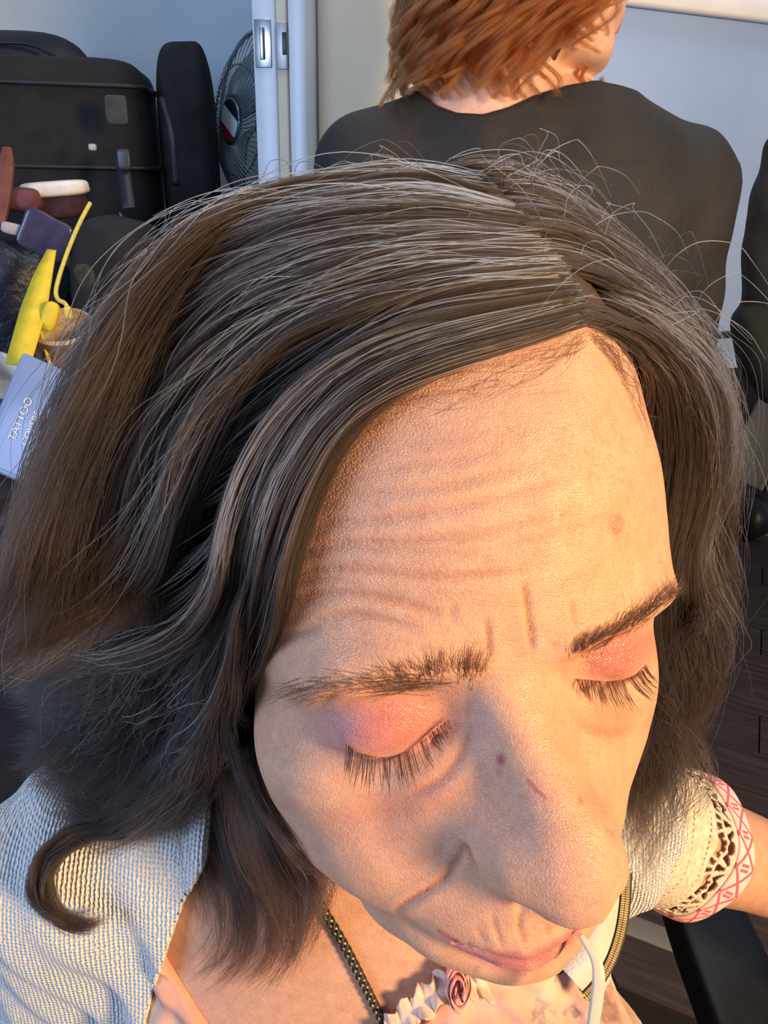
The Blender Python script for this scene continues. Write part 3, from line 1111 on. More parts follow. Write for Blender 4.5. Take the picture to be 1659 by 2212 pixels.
# ------------------------------------------------------------------ cardigan, blouse, necklace
def knit_build(nt, b):
    tc = node(nt, 'ShaderNodeTexCoord')
    w1 = node(nt, 'ShaderNodeTexWave', Scale=140, Distortion=2.2, Detail=1, wave_type='BANDS', bands_direction='X')
    w1.inputs['Detail Scale'].default_value = 3
    w2 = node(nt, 'ShaderNodeTexWave', Scale=150, Distortion=3, Detail=1, wave_type='BANDS', bands_direction='Z')
    n = node(nt, 'ShaderNodeTexNoise', Scale=700, Detail=3)
    for q in (w1, w2, n):
        link(nt, tc, 'Object', q, 'Vector')
    m = node(nt, 'ShaderNodeMath', operation='MULTIPLY_ADD')
    link(nt, w2, 'Fac', m, 0)
    m.inputs[1].default_value = .45
    link(nt, w1, 'Fac', m, 2)
    m2 = node(nt, 'ShaderNodeMath', operation='MULTIPLY_ADD')
    link(nt, n, 'Fac', m2, 0)
    m2.inputs[1].default_value = .35
    link(nt, m, 0, m2, 2)
    bp = node(nt, 'ShaderNodeBump', Strength=.9, Distance=.0012)
    link(nt, m2, 0, bp, 'Height')
    link(nt, bp, 'Normal', b, 'Normal')
    r = ramp(nt, [(.2, (.36, .34, .32)), (.75, (.66, .65, .62))])
    link(nt, m2, 0, r, 'Fac')
    link(nt, r, 'Color', b, 'Base Color')


MAT_KNIT = material('cream_knit', knit_build, rough=.9)


def edge_fn(pix, default):
    P = [q for q in (on_skin(x, y, bvh) for x, y in pix) if q is not None]
    P = np.array(P if len(P) > 1 else default)
    o = np.argsort(P[:, 2])
    return P[o]


ER = edge_fn([(455, 1830), (420, 1890), (395, 1950), (365, 2040), (340, 2110), (322, 2200)], [(-.08, .26, .98), (-.115, .25, .88)])


def cardigan_sdf(w):
    t = su(torso_sdf(w), arms_sdf(w), .03)
    fold = .0018 * np.sin(w[:, 0] * 130 + w[:, 2] * 90 + 2 * np.sin(w[:, 1] * 60))
    d = t - .0085 - fold
    xr = np.interp(w[:, 2], ER[:, 2], ER[:, 0])
    xl = np.interp(w[:, 2], [.86, .93, .99], [.100, .112, .108])
    front = np.maximum(np.maximum(xr - w[:, 0], w[:, 0] - xl), w[:, 1] - .35)
    neck = cap(w, (0, .36, 1.2), (0, .338, .985), .072, .082)
    opening = np.minimum(front, neck)
    d = np.maximum(d, -opening)
    # the left sleeve ends in the lace cuff, which is its own piece
    a, b = V3(*ARM_L[0]), V3(*ARM_L[1])
    u = ((w - a) @ (b - a)) / ((b - a) @ (b - a))
    return np.maximum(d, (u - .04) * .12)


def gm3(q):
    return q


cv_, cf_ = surface_nets(cardigan_sdf, (-.30, .13, .60), (.24, .46, 1.10), .0022, 4)
cardigan = grid_mesh('cardigan', cv_ - np.array(PINV), cf_, MAT_KNIT, person)
cardigan['label'] = 'cream-white knitted cardigan'


def flower_build(nt, b):
    tc = node(nt, 'ShaderNodeTexCoord')
    v = node(nt, 'ShaderNodeTexVoronoi', Scale=34)
    n = node(nt, 'ShaderNodeTexNoise', Scale=160, Detail=4)
    n2 = node(nt, 'ShaderNodeTexNoise', Scale=30, Detail=3)
    mxv = node(nt, 'ShaderNodeMixRGB', blend_type='ADD')
    mxv.inputs['Fac'].default_value = .035
    link(nt, tc, 'Object', n, 'Vector')
    link(nt, tc, 'Object', n2, 'Vector')
    link(nt, tc, 'Object', mxv, 'Color1')
    link(nt, n, 'Color', mxv, 'Color2')
    link(nt, mxv, 'Color', v, 'Vector')
    r = ramp(nt, [(.26, (1, 1, 1)), (.40, (0, 0, 0))])
    link(nt, v, 'Distance', r, 'Fac')
    base = ramp(nt, [(.4, (.56, .29, .21)), (.62, (.62, .45, .35))])
    link(nt, n2, 'Fac', base, 'Fac')
    mx = node(nt, 'ShaderNodeMixRGB')
    mul = node(nt, 'ShaderNodeMath', operation='MULTIPLY')
    link(nt, r, 'Color', mul, 0)
    link(nt, n, 'Fac', mul, 1)
    link(nt, mul, 0, mx, 'Fac')
    link(nt, base, 'Color', mx, 'Color1')
    mx.inputs['Color2'].default_value = (.06, .08, .10, 1)
    link(nt, mx, 'Color', b, 'Base Color')
    bp = node(nt, 'ShaderNodeBump', Strength=.5, Distance=.002)
    link(nt, n2, 'Fac', bp, 'Height')
    link(nt, bp, 'Normal', b, 'Normal')


MAT_BLOUSE = material('floral_cotton', flower_build, rough=.85)
BL = np.array([q for q in (on_skin(x, y, bvh) for x, y in [(330, 2150), (430, 2212), (860, 2205), (915, 2165), (985, 2118), (1080, 2105), (1200, 2080)]) if q is not None])
BLs = BL[np.argsort(BL[:, 0])]


def blouse_sdf(w):
    t = torso_sdf(w)
    t = su(t, ell(w, (.115, .215, .80), (.07, .06, .09)), .05)
    crumple = .0022 * np.sin(w[:, 0] * 210 + 3 * np.sin(w[:, 2] * 90)) * np.sin(w[:, 2] * 170 + 2 * np.sin(w[:, 0] * 80))
    d = t - .0052 - crumple
    zt = np.interp(w[:, 0], [-.12, -.105, -.05, 0, .012, .026, .045, .07, .10, .15], [.935, .915, .865, .880, .905, .918, .935, .935, .94, .93])
    d = np.maximum(d, w[:, 2] - zt)
    return np.maximum(d, w[:, 1] - .33)


bv_, bf_ = surface_nets(blouse_sdf, (-.17, .12, .62), (.22, .34, .97), .0018, 4)
blouse = grid_mesh('blouse', bv_ - np.array(PINV), bf_, MAT_BLOUSE, person)
blouse['label'] = 'peach floral blouse'


def tdepth(px, py, h=0.0):
    """depth at which the pixel's ray comes within h of her skin"""
    return lay(px, py, max(h, 1e-4), zmin=.3)


# ruffle along the neckline and the rosette at its end
MAT_RUFF = material('pale_ruffle', speckled((.60, .40, .31), (.68, .52, .43), 90, .4, 260), rough=.9)
MAT_ROSE = material('pink_rosette', speckled((.66, .20, .17), (.80, .45, .38), 160, .5, 300), rough=.8)
npx = catmull([(800, 2300), (850, 2222), (890, 2185), (930, 2150), (960, 2128), (985, 2118), (1030, 2125), (1070, 2140)], 120)
P = np.array([at(x, y, tdepth(x, y, .007)) for x, y in npx[::6]])
for _ in range(2):
    P[1:-1] = .25 * P[:-2] + .5 * P[1:-1] + .25 * P[2:]
P = catmull(P, 160)
s_, t_ = np.meshgrid(np.linspace(0, 1, 160), np.linspace(-1, 1, 14), indexing='ij')
down = -UP * .75 + RIGHT * .35 - FWD * .1
wave = np.sin(s_ * 62) * .0030 * np.abs(t_) ** 1.2 + np.sin(s_ * 131 + t_ * 2) * .0010 * np.abs(t_)
W = P[:, None] + down * (t_ * .0085 * (1 + .25 * np.sin(s_ * 47)))[..., None] + (-FWD * .9 + UP * .4) * (wave + .003 * np.abs(t_))[..., None]
idx = np.arange(160 * 14).reshape(160, 14)
ruffle = grid_mesh('ruffle', W.reshape(-1, 3) - np.array(PINV), np.stack([idx[:-1, :-1], idx[1:, :-1], idx[1:, 1:], idx[:-1, 1:]], -1).reshape(-1, 4), MAT_RUFF, person)
md = ruffle.modifiers.new('thick', 'SOLIDIFY')
md.thickness = .0008
rc = at(990, 2128, tdepth(990, 2128, .012))
parts = []
for k in range(3):
    t = np.linspace(0, 1, 50)
    a = t * 9 + k * 2.1
    rr = .0015 + .0062 * t
    Q = rc + (np.cos(a) * rr)[:, None] * (RIGHT * .8) + (np.sin(a) * rr * 1.5)[:, None] * UP - FWD * (.003 * k * (1 - t))[:, None]
    parts.append(ribbon_data(Q, -FWD, .0028 + .0008 * np.sin(a * 3), .0007))
mesh_obj('rosette', *join(parts), MAT_ROSE, person, True, PINV)

# front band of the cardigan with its zip
MAT_BAND = material('cream_band', speckled((.50, .45, .36), (.62, .57, .48), 60, .6, 500), rough=.9)
zpx = catmull([(1352, 1860), (1350, 1900), (1347, 1950), (1338, 2010), (1318, 2070), (1290, 2118), (1262, 2150)], 90)
zdep = np.interp(np.linspace(0, 1, 90), [0, .4, 1], [.405, .395, .385])
ZP = np.array([at(x, y, z) for (x, y), z in zip(zpx, zdep)])
Tz = np.gradient(ZP, axis=0)
Tz /= np.linalg.norm(Tz, axis=1)[:, None]
Sz = np.cross(Tz, FWD)
Sz /= np.linalg.norm(Sz, axis=1)[:, None]
if Sz[0] @ RIGHT < 0:
    Sz = -Sz
bandw = np.interp(np.linspace(0, 1, 90), [0, .5, 1], [.010, .0085, .007])
mesh_obj('front_band', *ribbon_data(ZP - Sz * (bandw + .0028)[:, None] + FWD * .001, Sz, bandw, .004), MAT_BAND, person, True, PINV)
parts = [ribbon_data(ZP - Sz * .0002, Sz, .0038, .0012)]
mesh_obj('zip_tape', *join(parts), material('zip_tape', base=(.035, .03, .022), rough=.9), person, True, PINV)
parts = []
Pz = catmull(ZP, 64)
Tz2 = np.gradient(Pz, axis=0)
Tz2 /= np.linalg.norm(Tz2, axis=1)[:, None]
for i, (p, t) in enumerate(zip(Pz, Tz2)):
    s = np.cross(t, FWD)
    s /= np.linalg.norm(s)
    R = np.stack([s, t, np.cross(s, t)], 1)
    for k in (-1, 1):
        parts.append(box_data(p + s * k * .0011 + t * k * .0005 - FWD * .0012, (.0019, .0008, .0014), R))
zt_ = mesh_obj('zip_teeth', *join(parts), material('brass_teeth', base=(.22, .17, .085), rough=.5, Metallic=.7), person, False, PINV)

zt_['kind'] = 'stuff'
# lace sleeve end on her left arm
a, b = V3(*ARM_L[0]), V3(*ARM_L[1])
ax = (b - a) / np.linalg.norm(b - a)
s0 = np.cross(ax, (0, 0, 1.0))
s0 /= np.linalg.norm(s0)
s1 = np.cross(s0, ax)
NU, NV = 336, 132
CUFF0 = a + ax * .004
CL = .094


def cuff_pt(u, v, off=0.0):
    ang = u * 2 * math.pi
    r = .0450 - .010 * np.sin(v * 2.4) * .4 + off + .0012 * np.sin(ang * 5 + v * 6)
    rr = r * (1 + .06 * np.cos(ang))
    return CUFF0 + ax * (v * CL)[..., None] + (np.cos(ang) * rr)[..., None] * s0 + (np.sin(ang) * rr * 1.05)[..., None] * s1


def lace_solid(u, v):
    """True where thread is"""
    ok = np.ones_like(u, bool)
    for vr in (.14, .30, .50):                       # rows of small eyelets
        cell = (u * 84) % 1 - .5
        ok &= ~((np.abs(cell) < .30) & (np.abs(v - vr) < .0105))
    m = (v > .56) & (v < .815)
    lx = (u * 11) % 1 - .5
    ly = (.815 - v) / .255                             # 0 at the trim, 1 at the knit
    r = np.hypot(lx * 1.3, ly)
    th = np.arctan2(lx * 1.3, ly + 1e-6)
    petal = (r > .20) & (r < .62) & (np.cos(th * 8.0) > -.25) & (np.abs(th) < 1.25)
    ring = (r > .70) & (((np.floor(th * 3.2 + 10) + .5 - (th * 3.2 + 10)) ** 2) < .12) & (r < 1.02)
    lx2 = ((u * 11 + .5) % 1) - .5
    side = (np.hypot(lx2 * 2.6, (ly - .25) * 2.4) < .42) | (np.hypot(lx2 * 3.2, (ly - .72) * 3.0) < .50)
    ok &= ~(m & (petal | ring | side))
    return ok


uu, vv = np.meshgrid(np.arange(NU) / NU, np.linspace(0, .825, NV), indexing='ij')
W = cuff_pt(uu, vv)
uc, vc = np.meshgrid((np.arange(NU) + .5) / NU, (np.linspace(0, .825, NV)[1:] + np.linspace(0, .825, NV)[:-1]) / 2, indexing='ij')
okc = lace_solid(uc, vc)
idx = np.arange(NU * NV).reshape(NU, NV)
F = np.stack([idx[:, :-1], np.roll(idx, -1, 0)[:, :-1], np.roll(idx, -1, 0)[:, 1:], idx[:, 1:]], -1)[okc]
MAT_LACE = material('ecru_lace', speckled((.48, .40, .29), (.66, .59, .47), 220, .8, 900, dist=.0008), rough=.9)
lace = grid_mesh('lace_sleeve', W.reshape(-1, 3) - np.array(PINV), F, MAT_LACE, person)
md = lace.modifiers.new('thick', 'SOLIDIFY')
md.thickness = .0016
lace['label'] = 'openwork crochet sleeve end'


def trim_build(nt, b):
    at_ = node(nt, 'ShaderNodeAttribute', attribute_name='pat')
    sp = node(nt, 'ShaderNodeSeparateXYZ')
    link(nt, at_, 'Vector', sp, 'Vector')

    def mth(op, x, y=None):
        m = node(nt, 'ShaderNodeMath', operation=op)
        for i, q in enumerate((x, y)):
            if q is None:
                continue
            if isinstance(q, (int, float)):
                m.inputs[i].default_value = q
            else:
                nt.links.new(q, m.inputs[i])
        return m.outputs[0]
    fx = mth('ABSOLUTE', mth('SUBTRACT', mth('FRACT', sp.outputs[0]), .5))       # 0..0.5
    dy = mth('ABSOLUTE', mth('SUBTRACT', sp.outputs[1], .5))                      # 0..0.5
    x1 = mth('ABSOLUTE', mth('SUBTRACT', fx, dy))
    cross = mth('LESS_THAN', x1, .085)
    bar = mth('MULTIPLY', mth('LESS_THAN', mth('ABSOLUTE', mth('SUBTRACT', fx, .42)), .05), mth('LESS_THAN', dy, .22))
    s = mth('MAXIMUM', cross, bar)
    mx = node(nt, 'ShaderNodeMixRGB')
    nt.links.new(s, mx.inputs['Fac'])
    mx.inputs['Color1'].default_value = (.80, .50, .46, 1)
    mx.inputs['Color2'].default_value = (.52, .10, .15, 1)
    link(nt, mx, 'Color', b, 'Base Color')
    bp = node(nt, 'ShaderNodeBump', Strength=.5, Distance=.0006)
    nt.links.new(s, bp.inputs['Height'])
    link(nt, bp, 'Normal', b, 'Normal')


MAT_TRIM = material('pink_trim', trim_build, rough=.85)
nv = 10
uu, vv = np.meshgrid(np.arange(NU) / NU, np.linspace(.82, 1.0, nv), indexing='ij')
W = cuff_pt(uu, vv, .0008)
idx = np.arange(NU * nv).reshape(NU, nv)
F = np.stack([idx[:, :-1], np.roll(idx, -1, 0)[:, :-1], np.roll(idx, -1, 0)[:, 1:], idx[:, 1:]], -1).reshape(-1, 4)
trim = grid_mesh('cuff_trim', W.reshape(-1, 3) - np.array(PINV), F, MAT_TRIM, person)
pa = trim.data.attributes.new('pat', 'FLOAT_VECTOR', 'POINT')
pat = np.stack([uu * 16, (vv - .82) / .18, uu * 0], -1).reshape(-1, 3)
pa.data.foreach_set('vector', pat.astype(np.float32).ravel())
md = trim.modifiers.new('thick', 'SOLIDIFY')
md.thickness = .0022
trim['label'] = 'pink embroidered cuff border'

# braided cord round the neck
npx = catmull([(560, 1760), (640, 1860), (700, 1965), (745, 2040), (790, 2130), (832, 2215), (860, 2290)], 200)
P = np.array([at(x, y, tdepth(x, y, .0015)) for x, y in npx[::8]])
for _ in range(3):
    P[1:-1] = .25 * P[:-2] + .5 * P[1:-1] + .25 * P[2:]
snap = lambda q: (lambda r: np.array(r[0]) + np.array(r[1]) * .0022)(bvh.find_nearest(Vector(q)))
pre = [snap(q) for q in ((.0, .43, 1.02), (-.045, .405, 1.03), (-.066, .36, 1.03), (-.068, .315, 1.02))]
post = [snap(q) for q in ((.035, .22, .885), (.07, .235, .90), (.098, .262, .92), (.10, .30, .965), (.08, .345, 1.0), (.045, .405, 1.03))]
P = catmull(np.concatenate([pre, P[2:], post, pre[:1]]), 620)
T_, N_, B_ = frames(P)
necklace = bpy.data.objects.new('necklace', None)
COL.objects.link(necklace)
necklace.location = P[300]
necklace['label'] = 'black and gold braided cord necklace on the bare chest of the person in front'
necklace['category'] = 'necklace'
mt = [material('black_cord', base=(.012, .011, .010), rough=.6), material('gold_cord', base=(.50, .34, .12), rough=.45, Metallic=.35)]
for c, nm in ((0, 'black_strand'), (1, 'gold_strand')):
    parts = []
    for k in range(3):
        ph = np.linspace(0, 1, 620) * 340 + k * 2 * math.pi / 3 + c * math.pi / 3
        sgn = 1 if c == 0 else -1
        Q = P - FWD * .0012 + .0014 * (np.cos(sgn * ph)[:, None] * N_ + np.sin(sgn * ph)[:, None] * B_)
        parts.append(tube_data(Q, (.00105, .00065)[c], 6))
    mesh_obj(nm, *join(parts), mt[c], necklace, True, necklace.location)

# white plastic stick at her lips
wp = catmull([(1252, 2018), (1270, 2042), (1286, 2070), (1293, 2104), (1290, 2150), (1282, 2205), (1274, 2260)], 48)
wd = np.interp(np.linspace(0, 1, 48), [0, .4, 1], [.2165, .2125, .215])
P = np.array([at(x, y, z) for (x, y), z in zip(wp, wd)])
hw = np.interp(np.linspace(0, 1, 48), [0, .12, .4, .6, 1], [.0006, .0012, .0017, .0018, .0015])
stick = mesh_obj('plastic_stick', *ribbon_data(P, RIGHT, hw, .0016), material('white_plastic', base=(.52, .48, .37), rough=.4), None, True, P[24])
bevel(stick, .0005, 2)
stick['label'] = 'slim white plastic stick with bent tip at the lips of the person in front'
stick['category'] = 'stick'


# ------------------------------------------------------------------ the room
def struct(o):
    o['kind'] = 'structure'
    return o


def tag(o, label, cat, group=None):
    o['label'] = label
    o['category'] = cat
    if group:
        o['group'] = group
    return o


def empty(name, loc, label, cat, group=None):
    o = bpy.data.objects.new(name, None)
    COL.objects.link(o)
    o.location = [float(k) for k in loc]
    return tag(o, label, cat, group)


MAT_BLUEWALL = material('blue_grey_paint', speckled((.40, .46, .50), (.46, .52, .56), 6, .25, 300, dist=.0006), rough=.55)
MAT_CREAM = material('cream_warm_lit', speckled((.70, .60, .43), (.76, .67, .50), 8, .35, 260, dist=.0008), rough=.6)  # cream, with the warm light on the wall put into the colour
MAT_BLUELIT = material('blue_lit_board', speckled((.28, .43, .76), (.34, .49, .82), 5, .3, 240, dist=.0006), rough=.45)  # blue sky light on this wall is put into its base colour
MAT_WHITE = material('white_gloss_paint', speckled((.68, .72, .78), (.76, .79, .83), 14, .15, 200), rough=.35)
MAT_BLACKF = material('black_fabric', speckled((.004, .0045, .0055), (.010, .011, .012), 40, .6, 900, dist=.0008), rough=.85)
MAT_BLACKN = material('black_nylon', speckled((.006, .008, .012), (.014, .018, .026), 25, .5, 500, dist=.001), rough=.5)
MAT_METAL = material('brushed_steel', base=(.55, .56, .57), rough=.28, Metallic=1.0)
MAT_BLACKP = material('black_plastic', base=(.015, .015, .016), rough=.4)


def wall_quad(name, x0, y0, x1, y1, z0, z1, thick, mat):
    d = V3(x1 - x0, y1 - y0, 0)
    L = np.linalg.norm(d)
    d /= L
    n = V3(-d[1], d[0], 0)
    c = V3((x0 + x1) / 2, (y0 + y1) / 2, (z0 + z1) / 2) + n * thick / 2
    R = np.stack([d, n, V3(0, 0, 1)], 1)
    return struct(mesh_obj(name, *box_data(c, (L, thick, z1 - z0), R), mat, None, False))


JX, JY = at(597, 200, 1.12)[:2]
wall_quad('wall_left', -2.4, 1.86, -.485, 1.86, 0, 2.5, .06, MAT_BLUEWALL)
wall_quad('wall_corner', -.485, 1.855, -.09, 1.855, 0, 2.5, .06, material('blue_turn_tone', speckled((.36, .45, .54), (.42, .51, .60), 6, .25, 300, dist=.0006), rough=.55))  # bluer colour painted in for the wall's turn in the light
wall_quad('wall_side', -.09, 1.855, -.09, JY + .09, 0, 2.5, .03, MAT_BLUEWALL)
wall_quad('wall_back', JX + .06, JY + .02, .30, JY + .07, 0, 2.5, .06, MAT_CREAM)
wall_quad('wall_right', .30, JY + .07, 1.5, JY + .62, .93, 2.5, .05, MAT_BLUELIT)
wall_quad('wall_far', -2.4, 4.2, 3.4, 4.2, 0, 2.5, .06, material('dark_panel', speckled((.03, .024, .02), (.05, .04, .034), 5), rough=.6))
# rail along the top of the blue-lit board
ra, rb = V3(.30, JY + .07, 0), V3(1.5, JY + .62, 0)
rd = (rb - ra) / np.linalg.norm(rb - ra)
rn = V3(rd[1], -rd[0], 0)
RR = np.stack([rd, rn, V3(0, 0, 1)], 1)
pa_ = at(1390, 12, 1.0)
zr = None
for k in range(60):                                        # where the pixel's ray meets the board
    dz = .9 + k * .02
    q = at(1500, 18, dz)
    if (q - ra) @ rn < 0:
        zr = q[2]
        break
zr = zr or 1.55
o = struct(bevel(mesh_obj('trim_1', *box_data((ra + rb) / 2 + rn * .010 + V3(0, 0, zr + .004), (1.3, .02, .030), RR), MAT_WHITE, None, False), .006, 3))
o = struct(mesh_obj('trim_2', *box_data((ra + rb) / 2 + rn * .004 + V3(0, 0, zr + .25), (1.3, .008, .46), RR), material('grey_panel', speckled((.30, .31, .33), (.36, .37, .39), 6), rough=.5), None, False))
o = struct(mesh_obj('trim_3', *box_data((ra + rb) / 2 + rn * .004 + V3(0, 0, 1.0), (1.3, .010, .012), RR), MAT_BLACKP, None, False))

# door post with strike plate, then the casing
post = bpy.data.objects.new('door_1', None)
COL.objects.link(post)
post.location = (JX, JY, 0)
struct(post)
PO = V3(JX, JY, 0)
ang = math.radians(-16)
Rp = np.array([[math.cos(ang), -math.sin(ang), 0], [math.sin(ang), math.cos(ang), 0], [0, 0, 1]])


def pbox(name, lx, ly, sx, sy, z0, z1, mat, parent=post, bw=.002):
    c = PO + Rp @ V3(lx, ly, 0) + V3(0, 0, (z0 + z1) / 2)
    o = mesh_obj(name, *box_data(c, (sx, sy, z1 - z0), Rp), mat, parent, False, PO if parent is post else None)
    return bevel(o, bw, 2)


pbox('door_leaf', -.017, .02, .036, .04, .02, 2.1, MAT_WHITE, bw=.003)
pbox('jamb', .0095, .026, .016, .05, .0, 2.15, MAT_CREAM)
pbox('jamb_gap', .0185, .034, .002, .05, .0, 2.15, MAT_BLACKP)
pbox('casing', .034, .022, .028, .05, .0, 2.2, MAT_WHITE, bw=.006)
zl = at(572, 95, 1.10)[2]
pl = pbox('latch_plate', -.018, -.0006, .026, .0022, zl - .030, zl + .030, MAT_METAL, bw=.001)
pb = pbox('latch_bolt', -.0185, -.003, .006, .006, zl - .020, zl + .020, MAT_METAL, bw=.001)
sp_ = pbox('strike_plate', .0105, .0002, .0165, .0022, zl - .032, zl + .026, material('dull_steel', base=(.42, .41, .40), rough=.45, Metallic=.8), bw=.0008)
pbox('strike_hole', .0150, -.0008, .0065, .002, zl - .014, zl + .014, MAT_BLACKP, bw=.0008)

# floor of dark planks
floor = struct(mesh_obj('floor', *box_data((.4, 1.8, -.022), (6.0, 5.4, .02)), material('subfloor', base=(.01, .008, .007), rough=.9), None, False))


def plank_build(nt, b):
    tc = node(nt, 'ShaderNodeTexCoord')
    inf = node(nt, 'ShaderNodeObjectInfo')
    mp = node(nt, 'ShaderNodeMapping')
    mp.inputs['Scale'].default_value = (2, 26, 8)
    link(nt, tc, 'Object', mp, 'Vector')
    link(nt, inf, 'Random', mp, 'Location')
    n = node(nt, 'ShaderNodeTexNoise', Scale=3, Detail=6, Roughness=.65)
    link(nt, mp, 'Vector', n, 'Vector')
    r = ramp(nt, [(.3, (.03, .020, .017)), (.55, (.065, .045, .037)), (.75, (.11, .08, .065))])
    link(nt, n, 'Fac', r, 'Fac')
    link(nt, r, 'Color', b, 'Base Color')
    bp = node(nt, 'ShaderNodeBump', Strength=.3, Distance=.001)
    link(nt, n, 'Fac', bp, 'Height')
    link(nt, bp, 'Normal', b, 'Normal')


MAT_PLANK = material('dark_plank', plank_build, rough=.5)
pm = bpy.data.meshes.new('plank')
v, f = box_data((0, 0, 0), (1.196, .146, .012))
pm.from_pydata(v.tolist(), [], f)
pm.materials.append(MAT_PLANK)
fa = math.radians(-24)
k = 0
for i in range(-3, 5):
    for j in range(-14, 26):
        lx, ly = i * 1.2 + (j % 3) * .4, j * .15
        x, y = .9 + lx * math.cos(fa) - ly * math.sin(fa), .9 + lx * math.sin(fa) + ly * math.cos(fa)
        px = project(V3(x, y, 0)[None])[0]
        if not (x > .05 and x < 3.2 and .1 < y < 4.0 and -2.4 < x):
            continue
        o = bpy.data.objects.new('plank', pm)
        COL.objects.link(o)
        o.location = (x, y, -.006)
        o.rotation_euler = (0, 0, fa)
        o.parent = floor
        k += 1
# metal threshold strip across the planks
o = mesh_obj('trim_4', *box_data(V3(.62, .92, .004), (1.5, .045, .008), np.array([[math.cos(fa), -math.sin(fa), 0], [math.sin(fa), math.cos(fa), 0], [0, 0, 1]])), material('grey_strip', base=(.22, .22, .21), rough=.5), None, False)
struct(bevel(o, .003, 2))


# ------------------------------------------------------------------ shapes for bags and shoes
def superell(c, s, e=(.35, .35), n=(40, 24), R=None, lump=0.0, seed=1, freq=3.0):
    """rounded box-like blob; e near 0 is boxy, 1 is an ellipsoid"""
    u = np.linspace(-math.pi, math.pi, n[0], endpoint=False)
    v = np.linspace(-math.pi / 2, math.pi / 2, n[1])
    f_ = lambda a, k: np.sign(a) * np.abs(a) ** k
    U, Vv = np.meshgrid(u, v, indexing='ij')
    P = np.stack([f_(np.cos(Vv), e[0]) * f_(np.cos(U), e[1]), f_(np.cos(Vv), e[0]) * f_(np.sin(U), e[1]), f_(np.sin(Vv), e[0])], -1)
    if lump:
        rg = np.random.default_rng(seed)
        d = np.zeros(P.shape[:2])
        for _ in range(6):
            k = rg.normal(0, freq, 3)
            d += np.sin(P @ k + rg.uniform(0, 6))
        P = P * (1 + lump * d[..., None] / 6)
    P = P.reshape(-1, 3) * np.asarray(s) / 2
    if R is not None:
        P = P @ np.asarray(R).T
    idx = np.arange(n[0] * n[1]).reshape(n)
    nx = np.roll(idx, -1, 0)
    F = np.stack([idx[:, :-1], nx[:, :-1], nx[:, 1:], idx[:, 1:]], -1).reshape(-1, 4)
    return P + np.asarray(c), F.tolist()


def rotz(a):
    a = math.radians(a)
    return np.array([[math.cos(a), -math.sin(a), 0], [math.sin(a), math.cos(a), 0], [0, 0, 1]])


def rotx(a):
    a = math.radians(a)
    return np.array([[1, 0, 0], [0, math.cos(a), -math.sin(a)], [0, math.sin(a), math.cos(a)]])


def roty(a):
    a = math.radians(a)
    return np.array([[math.cos(a), 0, math.sin(a)], [0, 1, 0], [-math.sin(a), 0, math.cos(a)]])


# low cabinet that carries the pile
BT = .885
bench = empty('low_cabinet', (-.85, 1.25, 0), 'dark wooden cabinet under the pile of bags by the blue-grey wall', 'cabinet')
MAT_DWOOD = material('dark_wood', speckled((.030, .022, .020), (.060, .044, .038), 9, .3, 60, stretch=(1, 6, 1)), rough=.5)
bo = bench.location
bevel(mesh_obj('carcass', *box_data((-.89, 1.28, BT / 2 - .015), (1.14, .84, BT - .03)), MAT_DWOOD, bench, False, bo), .004)
bevel(mesh_obj('cabinet_top', *box_data((-.89, 1.27, BT - .015), (1.16, .88, .03)), MAT_DWOOD, bench, False, bo), .004)
for k in range(3):
    d_ = bevel(mesh_obj('door', *box_data((-1.27 + k * .385, .852, .43), (.37, .016, .78)), MAT_DWOOD, bench, False, bo), .003)
    mesh_obj('handle', *tube_data([(-1.12 + k * .385, .83, .60), (-1.12 + k * .385, .83, .74)], .006, 8), MAT_METAL, d_, True, bo)

# big black suitcase
c0 = at(80, 330, 1.40)
R0 = rotz(9)
suit = empty('suitcase', (c0[0], c0[1], BT), 'big black fabric suitcase lying on the pile below the wall', 'suitcase')
so = suit.location
V, F = superell(c0, (.42, .24, .295), (.22, .22), (64, 32), R0, .02, 3)
mesh_obj('shell', V, F, MAT_BLACKF, suit, True, so)
for z_, nm in ((.105, 'seam'), (-.02, 'seam')):
    a = np.linspace(0, 2 * math.pi, 80)
    ff = lambda q, e: np.sign(q) * np.abs(q) ** e
    pts = c0 + np.stack([.213 * ff(np.cos(a), .22), .123 * ff(np.sin(a), .22), np.full(80, z_)], -1) @ R0.T
    mesh_obj(nm, *tube_data(pts, .004, 6), MAT_BLACKN, suit, True, so)
pt = at(252, 238, 1.195)
mesh_obj('pull_patch', *superell(pt, (.034, .012, .042), (.3, .3), (24, 12), R0), material('worn_label', speckled((.012, .014, .016), (.03, .034, .036), 60), rough=.6), suit, True, so)
sp0 = catmull([at(262, 330, 1.19), at(270, 390, 1.18), at(278, 450, 1.17)], 14)
st_ = mesh_obj('hanging_strap', *ribbon_data(sp0, RIGHT, .010, .002), MAT_BLACKN, suit, True, so)
mesh_obj('strap_clip', *superell(at(268, 345, 1.175), (.020, .010, .030), (.4, .4), (20, 10)), material('grey_clip', base=(.03, .034, .038), rough=.4), suit, True, so)
mesh_obj('zip_pull', *superell(at(200, 318, 1.19), (.012, .008, .010), (.5, .5), (16, 8)), material('pale_pull', base=(.35, .36, .36), rough=.4), suit, True, so)
# what the suitcase lies on
V, F = superell((c0[0] - .02, c0[1] + .02, BT + .125), (.40, .30, .235), (.3, .3), (48, 24), R0, .03, 9)
o = mesh_obj('holdall', V, F, MAT_BLACKN, None, True, (c0[0], c0[1], BT))
tag(o, 'black nylon holdall squashed underneath the big suitcase', 'bag')
o['part_note'] = 0
del o['part_note']
